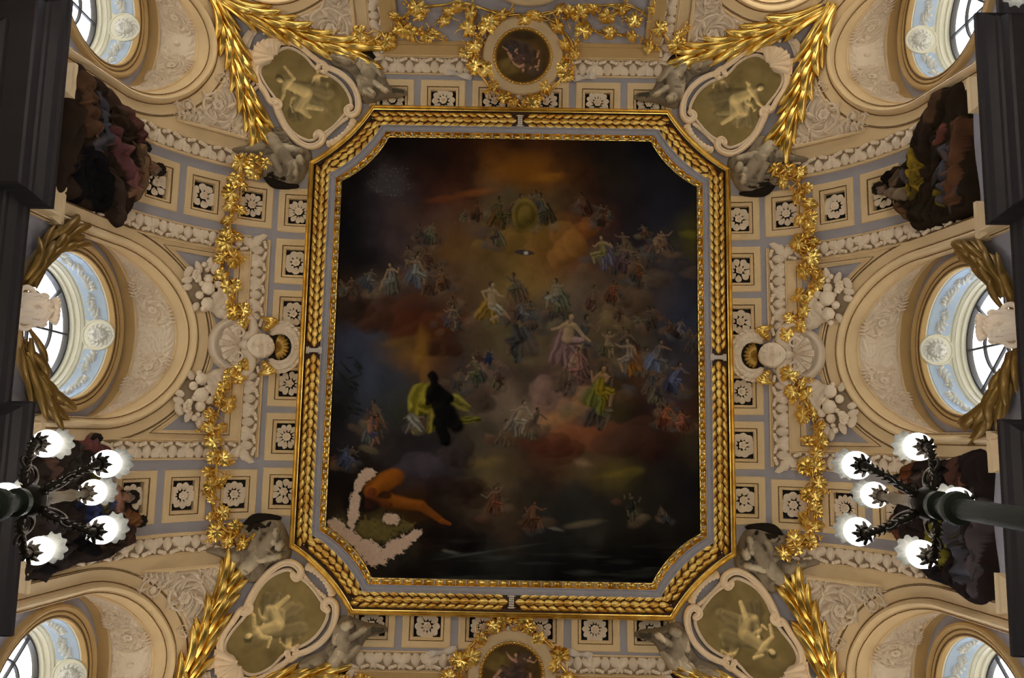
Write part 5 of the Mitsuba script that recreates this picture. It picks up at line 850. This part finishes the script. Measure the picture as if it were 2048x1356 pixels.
for sx, sy, w in QUAD:
    m = mir(sx, sy); sd = 'left' if sx < 0 else 'right'; en = 'top' if sy < 0 else 'bottom'
    k = thing('scroll_relief', f'white acanthus scroll relief in the {w} spandrel, on the {sd} side of the palm', 'relief', 'scroll reliefs in the spandrels')
    hf_ = swirl([(*RC1, .40, 1), (*RC2, .23, -1), (*RC3, .19, -1), (6.28, 4.05, .11, 1), (5.10, 4.05, .10, -1)], .10, 3); add('leafage', dome(SPS.buffer(.03), hf_, .0165, m, -.01)[:2], 'relief', k); add('border', sweep(np.array(SPS.buffer(.02).exterior.coords)[:-1], [(.03, .02), (.03, .05), (.0, .06), (-.03, .035), (-.04, .0)], m, True), 'cream', k, smooth=30)
    rinceau(RC1, .40, 2.6, 1, m, k, n=13); rinceau(RC2, .22, .2, -1, m, k, n=9); rinceau(RC3, .17, 4., -1, m, k, n=7, flower=False); spray([(6.1, 4.12), (6.3, 4.05), (6.5, 4.0), (6.68, 3.96)], m, k, 'relief', .14, .03, 5); spray([(5.06, 4.05), (5.2, 4.0), (5.5, 3.98), (5.7, 4.02)], m, k, 'relief', .15, .03, 6); spray([(5.05, 4.3), (5.02, 4.1)], m, k, 'relief', .14, .03, 3)
    spray([(5.15, 4.85), (5.25, 5.0), (5.4, 5.15), (5.5, 5.25)], m, k, 'relief', .15, .03, 5)
    k = thing('scroll_relief', f'white acanthus scroll relief in the {w} spandrel, on the {en} side of the palm', 'relief', 'scroll reliefs in the spandrels')
    hf_ = swirl([(3.62, 6.22, .38, 1), (3.45, 6.86, .24, -1), (4.05, 6.12, .15, -1)], .10, 8); add('leafage', dome(SPE.buffer(.03), hf_, .0165, m, -.01)[:2], 'relief', k); add('border', sweep(np.array(SPE.buffer(.02).exterior.coords)[:-1], [(.03, .02), (.03, .05), (.0, .06), (-.03, .035), (-.04, .0)], m, True), 'cream', k, smooth=30)
    rinceau(np.array([3.62, 6.22]), .40, 1., 1, m, k, n=11); rinceau(np.array([3.42, 6.82]), .24, .2, -1, m, k, n=8); spray([(3.9, 6.05), (4.1, 6.15), (4.3, 6.28)], m, k, 'relief', .15, .03, 5); spray([(3.3, 5.9), (3.5, 5.85), (3.7, 5.9)], m, k, 'relief', .14, .03, 5)

for ax, sg, c, w in LUNES:
    sm = soffmap(ax, sg, c); mid = c == 0
    k = thing('soffit_relief', f'white scroll relief on the curved soffit of the {w} lunette', 'relief', 'scroll reliefs in the lunettes')
    lp = lune(.20, .80, 1.32); hf_ = swirl([t_ for s_ in (-1, 1) for t_ in ((s_ * .56, .50, .26, s_), (s_ * 1.03, .54, .18, -s_), (s_ * 1.36, .585, .11, s_), (s_ * .79, .72, .09, s_))], .075, 5, 9.); add('leafage', dome(lp, hf_, .0175, sm, -.004)[:2], 'relief', k)
    add('border', sweep(np.array(lp.buffer(.012).exterior.coords)[:-1][::2], [(.02, 0), (.02, .02), (0, .028), (-.02, .015), (-.02, 0)], sm, True), 'cream', k, smooth=30)
    for s in (-1, 1):
        rinceau(np.array([s * .56, .50]), .27, 1.2 + s, s, sm, k, h0=.01, n=10); rinceau(np.array([s * 1.03, .54]), .17, 2.5, -s, sm, k, h0=.01, n=8); rinceau(np.array([s * 1.36, .585]), .10, 2.5, s, sm, k, h0=.01, n=5, flower=False)
        spray([(s * .75, .72), (s * .95, .75), (s * 1.15, .70)], sm, k, 'relief', .12, .01, 5); spray([(s * .3, .28), (s * .5, .235), (s * .7, .26)], sm, k, 'relief', .11, .01, 5); spray([(s * 1.5, .6), (s * 1.65, .61), (s * 1.8, .62)], sm, k, 'relief', .07, .01, 4)
    if mid:      # an urn with curling beasts
        add('urn', dome(Polygon(spline([(.02, .24), (.13, .30), (.15, .42), (.08, .52), (.10, .66), (.16, .74), (-.16, .74), (-.10, .66), (-.08, .52), (-.15, .42), (-.13, .30)], 60, True)).buffer(0), lambda q, d: .05 * np.clip(d / .08, 0, 1) ** .5, .02, sm, 0.)[:2], 'relief', k)
        for s in (-1, 1): add('curl', halfround(spline([(s * .16, .70), (s * .26, .60), (s * .24, .46), (s * .14, .40), (s * .16, .30), (s * .28, .27)], 30), np.linspace(.05, .02, 30), sm, 1., ho=.01), 'relief', k)
    else:        # a plain shield
        sp = spline([(-.24, .30), (0, .24), (.24, .30), (.30, .5), (.16, .70), (0, .78), (-.16, .70), (-.30, .5)], 60, True); add('shield', dome(Polygon(sp), lambda q, d: .02 + .05 * np.clip(d / .12, 0, 1) ** .5, .025, sm, 0.)[:2], 'relief', k)
        add('shield_rim', halfround(sp, .022, sm, 1., True, True, ho=.015), 'relief', k); add('boss', ball((0, .5), .06, .06, sm, 2), 'relief', k)
    # reveal: portrait medallion and leaf sprays on blue
    rm = revmap(ax, sg, c); k = thing('portrait_medallion', f'white portrait medallion at the crown of the {w} oculus', 'medallion', 'portrait medallions above the oculi')
    rs = lambda q, h=0.: rm(np.asarray(q, float) * [1, 1.45] + [0, .33], h)
    add('disc', slab(Point(0, 0).buffer(.26, 24), .016, rs, .06, -.01), 'reveal', k); add('rim', halfround(ell((0, 0), .255, .255, 48), .016, rs, 1., True, True, ho=.014), 'reveal', k)
    face(rs, np.array([.0, .0]), -math.pi / 2, .15, .02, 'bluestucco', k, 'head', True, 2 + c)
    for i in range(14): a = i * .45; add('hair_curl', halfround(spline([(.13 * math.cos(a), .14 * math.sin(a) - .02), (.19 * math.cos(a + .2), .195 * math.sin(a + .2) - .02), (.18 * math.cos(a + .45), .19 * math.sin(a + .45) - .02)], 8), np.linspace(.03, .012, 8), rs, 1., True, ho=.01), 'bluestucco', k)
    k = thing('leaf_spray', f'pale leaf sprays on the blue panels of the {w} oculus', 'relief', 'leaf sprays beside the oculi')
    for s in (-1, 1):
        for j, (u0, u1) in enumerate(((.30, .75), (.75, 1.2), (1.2, 1.7), (1.65, 2.1))): spray([(s * u0, .28 + .1 * (j % 2)), (s * (u0 * .6 + u1 * .4), .46 - .12 * (j % 2)), (s * u1, .33 + .1 * (j % 2))], rm, k, 'bluestucco', .15, .01, 6, j)
# gilded palms round the foot of the middle oculi, and the stucco crests before them
for sg, sw in ((-1, 'left'), (1, 'right')):
    wm = wallmap('x', sg, 0)
    for s, rw in ((-1, 'upper'), (1, 'lower')):
        k = thing('palm_wreath', f'brown gilt palm leaves round the {rw} side of the middle {sw} oculus', 'palm branch', 'palm leaves round the middle oculi'); rg = np.random.default_rng(int(90 + sg + 3 * s))
        for i in range(20):
            a0 = 2.95 - .04 * i + rg.normal(0, .05); r0 = 1.2 + rg.uniform(-.02, .16); fl = rg.uniform(-.05, .34); ln = rg.uniform(.45, .65)
            pts = [(s * (r0 + fl * t) * math.sin(a0 - ln * t), (r0 + fl * t) * math.cos(a0 - ln * t)) for t in (0, .33, .66, 1.)]
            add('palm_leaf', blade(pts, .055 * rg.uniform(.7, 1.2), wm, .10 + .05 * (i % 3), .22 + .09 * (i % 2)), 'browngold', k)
    k = thing('stucco_crest', f'carved stucco crest with scrolls standing before the middle {sw} window', 'ornament', 'crests before the middle windows')
    cm = lambda q, h=0.: np.stack([sg * (6.62 - .66 * (.62 * np.asarray(q, float)[..., 0] + .78 * (np.zeros(np.shape(q)[:-1]) + h))), np.asarray(q, float)[..., 1] * .66 - .02, 10.36 + .66 * (.78 * np.asarray(q, float)[..., 0] - .62 * (np.zeros(np.shape(q)[:-1]) + h))], -1)
    add('core', dome(Polygon(spline([(-.35, -.14), (-.1, -.30), (.2, -.36), (.42, -.30), (.54, 0), (.42, .3), (.2, .36), (-.1, .30), (-.35, .14)], 60, True)), lambda q, d: .34 * np.sqrt(np.clip(d / .26, 0, 1)) + .02 * np.sin(q[:, 1] * 40) * np.clip(d / .1, 0, 1), .03, cm, -.22)[:2], 'stucco', k)
    face(cm, np.array([.20, 0.]), 0., .30, .16, 'stucco', k, 'mask', True, 5)
    for s in (-1, 1):
        for j, (o, r) in enumerate((((.0, .30), .15), ((.34, .26), .09), ((-.3, .2), .14))): add('curl', halfround(spline([(o[0] + r * math.cos(t) * (1 - t / 8), s * (o[1] + r * math.sin(t) * (1 - t / 8))) for t in np.linspace(0, 6, 14)], 40), np.linspace(r * .45, r * .2, 40), cm, 1., ho=.06), 'stucco', k)
    for i in range(7): a = -1.2 + .4 * i; add('crest_leaf', blade([(.42, .15 * math.sin(a)), (.52 + .06 * math.cos(a), .24 * math.sin(a)), (.56 + .1 * math.cos(a), .32 * math.sin(a))], .06, cm, .12, .24), 'stucco', k)

scene['mat_flesh'] = plain((.15, .098, .066), .7)
# ------------------------------------------------------------------ painted figure groups on the ribs
def group(label, tr, caps, base, seed, heads=(), fa=1.2, H0=.20, edge=.16):
    poly = Polygon(spline(U(tr), 160, True)).buffer(0); poly = max(poly.geoms, key=lambda g: g.area) if poly.geom_type != 'Polygon' else poly
    k = thing('painted_figure_group', label, 'statue', 'painted figure groups on the ribs'); cc = []
    for a, ra, b, rb, lf, c, *s in caps: cc.append((*U([a])[0], ra * .0088, *U([b])[0], rb * .0088, lf, c, *s))
    mesh, col = relief(poly, cc, H0, .03, base, M, seed, edge, .085, 4.5); add('figures', mesh, 'vc', k, color=np.clip(col / np.array([.6, .54, .46]), 0, 1)); folds.k = np.array([.6, .54, .46]); folds(k, poly, M, 34, fa, .55, .045, seed)
    q, h, _ = relief.last
    for (hx, hy), (ux, uy), r in heads:
        c, d = U([(hx, hy), (hx + ux, hy + uy)]); hh = h[np.argmin(np.hypot(*(q - c).T))]; a = math.atan2(*(d - c)[::-1]); face(M, c, a, r, max(hh - .06, 0), 'flesh', k, 'head', False, seed, .014)
        for i in range(9): b = a - 1.5 + .375 * i; e = c + r * .72 * np.array([math.cos(b), .85 * math.sin(b)]); add('lock', ball(e, r * .36, max(hh - .02, 0) + .02 * (i % 2), M, 1), 'darkcloth', k)
SKN, BRN, RED, OLV, BLU, GRY, BLK, YEL = (92, 64, 44), (38, 27, 19), (78, 46, 42), (70, 60, 26), (38, 40, 58), (56, 51, 50), (17, 14, 13), (104, 80, 22)
group('dark painted figure group in red and brown drapery on the upper left rib', [(142, 122), (153, 138), (175, 149), (191, 160), (207, 182), (226, 201), (246, 217), (262, 236), (278, 261), (284, 291), (286, 322), (301, 336), (300, 352), (285, 358), (278, 381), (262, 400), (254, 422), (243, 438), (232, 457), (213, 449), (197, 433), (153, 419), (131, 403), (98, 388), (110, 300), (122, 220)],
      [((146, 165), 22, (158, 250), 24, .02, (66, 44, 28), .6), ((178, 190), 10, (186, 290), 12, .06, GRY, .3), ((165, 300), 16, (185, 275), 12, .04, (60, 52, 50), .4), ((205, 190), 14, (230, 230), 12, .06, (60, 42, 30), .4), ((238, 225), 14, (270, 270), 14, .04, (66, 40, 32), .4), ((262, 262), 10, (276, 320), 10, .06, RED, .3), ((200, 270), 14, (238, 345), 18, .10, RED, .2), ((228, 300), 12, (250, 372), 12, .12, (96, 60, 52), .3), ((262, 300), 9, (268, 350), 11, .14, (100, 74, 48), .7), ((268, 350), 14, (258, 395), 12, .12, (86, 62, 40), .4), ((284, 340), 9, (296, 342), 10, .18, (96, 64, 46), 1.), ((246, 385), 8, (232, 392), 6, .16, SKN, .9), ((214, 360), 12, (222, 440), 10, .06, (46, 34, 26), .4), ((160, 330), 36, (180, 390), 34, -.02, BLK, .4), ((130, 340), 24, (140, 390), 18, -.02, BLK, .4), ((170, 400), 14, (186, 396), 12, .04, (24, 24, 28), .5), ((222, 440), 7, (230, 452), 6, .06, (40, 30, 32), 1.)], BRN, 3, [((293, 344), (10, 2), .125), ((268, 300), (4, -9), .10)], .9)
group('dark painted figure group with yellow drapery on the upper right rib', [(1934, 160), (1915, 172), (1900, 170), (1880, 200), (1860, 222), (1850, 237), (1838, 270), (1829, 292), (1814, 330), (1797, 333), (1788, 352), (1768, 370), (1768, 386), (1782, 398), (1796, 404), (1800, 420), (1820, 438), (1838, 463), (1860, 461), (1890, 452), (1920, 443), (1957, 420), (1960, 380), (1948, 280)],
      [((1938, 250), 14, (1930, 400), 16, .06, (70, 44, 28), .7), ((1914, 300), 12, (1912, 400), 13, .05, GRY, .4), ((1940, 380), 10, (1925, 420), 9, .06, (52, 46, 44), .6), ((1900, 195), 14, (1885, 240), 13, .05, (60, 40, 26), .4), ((1915, 260), 10, (1900, 285), 8, .10, (80, 44, 32), .8), ((1880, 250), 11, (1868, 300), 10, .04, BRN, .3), ((1840, 310), 9, (1858, 340), 10, .10, YEL, .3), ((1846, 350), 8, (1860, 375), 9, .10, YEL, .3), ((1838, 380), 6, (1846, 398), 5, .10, YEL, .3), ((1898, 390), 6, (1908, 410), 6, .08, (84, 68, 22), .3), ((1826, 350), 9, (1836, 366), 8, .08, (60, 50, 46), .6), ((1796, 392), 10, (1828, 392), 12, .14, (96, 78, 58), .5), ((1806, 372), 9, (1812, 362), 8, .14, (84, 64, 46), .9), ((1790, 358), 9, (1795, 354), 8, .17, (18, 14, 10), .6), ((1776, 382), 7, (1784, 384), 8, .17, SKN, 1.), ((1812, 420), 10, (1826, 436), 8, .10, (72, 48, 30), .4), ((1850, 420), 14, (1880, 430), 14, .02, (34, 28, 18), .4)], (34, 25, 16), 8, [((1781, 383), (-10, -6), .12), ((1897, 284), (-3, -9), .10)], 2.2)
group('painted figure group in olive and blue drapery behind the left candelabra', [(62, 930), (76, 912), (100, 890), (135, 876), (158, 878), (166, 868), (178, 870), (184, 884), (202, 888), (211, 906), (218, 926), (214, 955), (226, 978), (236, 978), (252, 984), (256, 1004), (264, 1016), (274, 1034), (270, 1052), (262, 1060), (260, 1080), (240, 1098), (212, 1116), (176, 1126), (140, 1131), (112, 1144), (84, 1156), (83, 1172), (60, 1160), (28, 1168), (32, 1115), (48, 1010)],
      [((150, 885), 12, (200, 905), 12, .06, (78, 44, 38), .4), ((165, 880), 8, (172, 872), 7, .08, (80, 50, 46), .8), ((140, 900), 14, (120, 960), 16, .02, (48, 42, 32), .4), ((80, 930), 14, (90, 990), 16, .04, (66, 46, 36), .5), ((175, 940), 16, (180, 1010), 18, .06, OLV, .3), ((150, 1000), 18, (170, 1040), 20, .06, BLU, .3), ((190, 1010), 10, (215, 1000), 10, .10, (54, 52, 66), .4), ((206, 980), 11, (214, 1012), 12, .14, (120, 84, 62), .8), ((228, 992), 8, (240, 994), 9, .18, (112, 78, 58), 1.), ((240, 984), 8, (252, 990), 6, .17, (36, 26, 20), .7), ((236, 1030), 12, (262, 1040), 12, .10, (88, 54, 30), .5), ((240, 1050), 12, (252, 1080), 12, .06, (52, 36, 28), .5), ((190, 1080), 14, (230, 1062), 12, .06, (74, 50, 26), .3), ((80, 1050), 22, (100, 1110), 22, .0, (42, 34, 30), .5), ((140, 1080), 22, (170, 1100), 16, .0, BLK, .4), ((60, 1130), 18, (90, 1140), 14, .0, (24, 20, 18), .5)], (36, 28, 22), 12, [((238, 992), (10, -2), .12), ((262, 1040), (8, 4), .11), ((172, 878), (2, -9), .10)], 1.0)
group('painted figure group in red brown with a yellow cloth behind the right candelabra', [(1985, 900), (1950, 900), (1893, 918), (1860, 916), (1832, 924), (1815, 934), (1806, 955), (1812, 985), (1800, 1010), (1788, 1041), (1790, 1064), (1804, 1081), (1826, 1100), (1846, 1130), (1864, 1156), (1893, 1168), (1927, 1185), (1953, 1208), (1996, 1204), (1994, 1100), (1988, 1000)],
      [((1830, 935), 14, (1822, 975), 14, .06, (84, 46, 26), .5), ((1850, 960), 10, (1870, 950), 10, .08, (70, 54, 44), .6), ((1800, 1040), 12, (1815, 1075), 12, .06, (70, 40, 26), .5), ((1880, 1060), 12, (1900, 1110), 17, .10, (96, 84, 28), .5), ((1896, 1050), 10, (1914, 1080), 12, .09, (90, 80, 30), .5), ((1930, 930), 14, (1940, 980), 14, .06, (60, 38, 28), .5), ((1948, 960), 7, (1962, 1000), 7, .10, (84, 52, 38), .8), ((1900, 940), 16, (1905, 1000), 16, .02, BLK, .5), ((1930, 1060), 20, (1950, 1140), 22, .04, GRY, .4), ((1980, 1010), 12, (1975, 1180), 14, .06, (62, 52, 48), .5), ((1870, 1120), 16, (1900, 1160), 16, .0, (24, 20, 20), .5)], (32, 24, 20), 17, [((1812, 960), (-9, -3), .11), ((1960, 985), (-3, -9), .10)], 1.9)

# ------------------------------------------------------------------ candelabra with globes
def rev(prof, n=24):
    p = np.array(prof, float); t = np.linspace(0, 2 * math.pi, n, endpoint=False); V = np.stack([p[None, :, 0] * np.cos(t)[:, None], p[None, :, 0] * np.sin(t)[:, None], np.tile(p[:, 1], (n, 1))], -1).reshape(-1, 3); return V, gridF(n, len(p), True)
def tube3(path, r, n=10):
    p = np.asarray(path, float); r = np.broadcast_to(r, (len(p),)); t = unit(np.gradient(p, axis=0)); up = np.array([.13, .21, .97]); a = unit(np.cross(t, up)); b = np.cross(t, a); an = np.linspace(0, 2 * math.pi, n, endpoint=False)
    return (p[:, None] + r[:, None, None] * (np.cos(an)[None, :, None] * a[:, None] + np.sin(an)[None, :, None] * b[:, None])).reshape(-1, 3), gridF(len(p), n, False, True)
def candelabra(pos, off, label, GLOW=(35, 35 * .90, 35 * .78)):
    k = thing('candelabra', label, 'lamp', 'candelabra with globes'); o = np.array([pos[0], pos[1], 0.]); at = lambda mesh, p=(0, 0, 0): (mesh[0] + o + p, mesh[1]); rg = np.random.default_rng(int(abs(off) * 10))
    add('pole', at(rev([(.085, 2.), (.085, 6.15), (.085, 6.38), (.13, 6.40), (.14, 6.44), (.13, 6.49), (.09, 6.5), (.085, 6.6), (.08, 6.66), (.12, 6.68), (.12, 6.74), (.06, 6.75)], 20)), 'pole', k, smooth=40)
    add('hub', at(rev([(.06, 6.74), (.07, 6.8), (.12, 6.84), (.14, 6.9), (.11, 6.97), (.07, 7.0), (.09, 7.06), (.06, 7.12), (.045, 7.4), (.06, 7.5), (.03, 7.66), (0, 7.66)], 20)), 'bronze', k, smooth=40)
    def lampset(p, base):
        add('cup', at(rev([(0, -.20), (.03, -.195), (.045, -.16), (.03, -.14), (.075, -.105), (.06, -.07), (0, -.06)], 16), p), 'bronze', k, smooth=40)
        add('cup_leaf', cat_([at(tube3([(.05 * math.cos(a), .05 * math.sin(a), -.15), (.09 * math.cos(a), .09 * math.sin(a), -.125), (.105 * math.cos(a), .105 * math.sin(a), -.10)], [.022, .018, .006], 6), p) for a in np.arange(8) * .785]), 'bronze', k)
        v, f = ICO[3]; add('globe', (v * .128 + o + p, f), 'globe', k, emitter={'type': 'area', 'radiance': rgb(GLOW)})
        t = np.linspace(0, 2 * math.pi, 73)[:-1]; pr = [(.075, .095), (.085, .12), (.105, .15), (.125, .185), (.138, .215)]; V = np.stack([np.stack([(r * (1 + (.10 * np.sin(10 * t) * (i / 4) ** 1.5))) * np.cos(t), (r * (1 + (.10 * np.sin(10 * t) * (i / 4) ** 1.5))) * np.sin(t), np.full(72, z) + .012 * (i / 4) * np.cos(10 * t)], -1) for i, (r, z) in enumerate(pr)], 1)
        add('frilled_shade', (V.reshape(-1, 3) + o + p, gridF(72, 5, True)), 'ruffle', k)
    for i in range(5):
        a = math.radians(off + 72 * i); d = np.array([math.cos(a), math.sin(a), 0]); P = d * .51 + [0, 0, 7.33]
        pts = spline([d * .09 + [0, 0, 6.92], d * .2 + [0, 0, 6.88], d * .33 + [0, 0, 6.98], d * .43 + [0, 0, 7.06], d * .505 + [0, 0, 7.14]], 40); tt = np.linspace(0, 1, 40)
        add('arm', cat_([at(tube3(pts, .022 + .011 * np.sin(tt * 44) ** 2)), at(tube3(spline([d * .12 + [0, 0, 6.96], d * .2 + [0, 0, 7.06], d * .29 + [0, 0, 7.05], d * .30 + [0, 0, 6.98], d * .24 + [0, 0, 6.97]], 24), np.linspace(.022, .012, 24))), at(tube3(spline([d * .3 + [0, 0, 6.93], d * .37 + [0, 0, 6.90], d * .4 + [0, 0, 6.96], d * .36 + [0, 0, 6.99]], 16), .014))]), 'bronze', k)
        add('arm_leaf', cat_([at(tube3([pts[j], pts[j] + np.array([-d[1], d[0], 0]) * .03 * s + [0, 0, -.02], pts[j] + np.array([-d[1], d[0], 0]) * .05 * s + d * .02], [.014, .012, .003], 6)) for j in range(4, 38, 4) for s in (-1, 1)]), 'bronze', k)
        lampset(P, a)
    lampset(np.array([0, 0, 7.9]), 0)
candelabra((-4.17, 2.20), 35., 'bronze candelabra with six lit frosted globes at the left edge')
candelabra((3.58, 2.08), .6, 'bronze candelabra with six lit frosted globes on a tall green post at the right')
candelabra((-4.9, -3.5), 35., 'bronze candelabra with lit globes farther up the left side')  # unseen lamp, added to light the left cove from below
candelabra((4.9, -3.5), .6, 'bronze candelabra with lit globes farther up the right side')  # unseen too, added for the light on the right cove
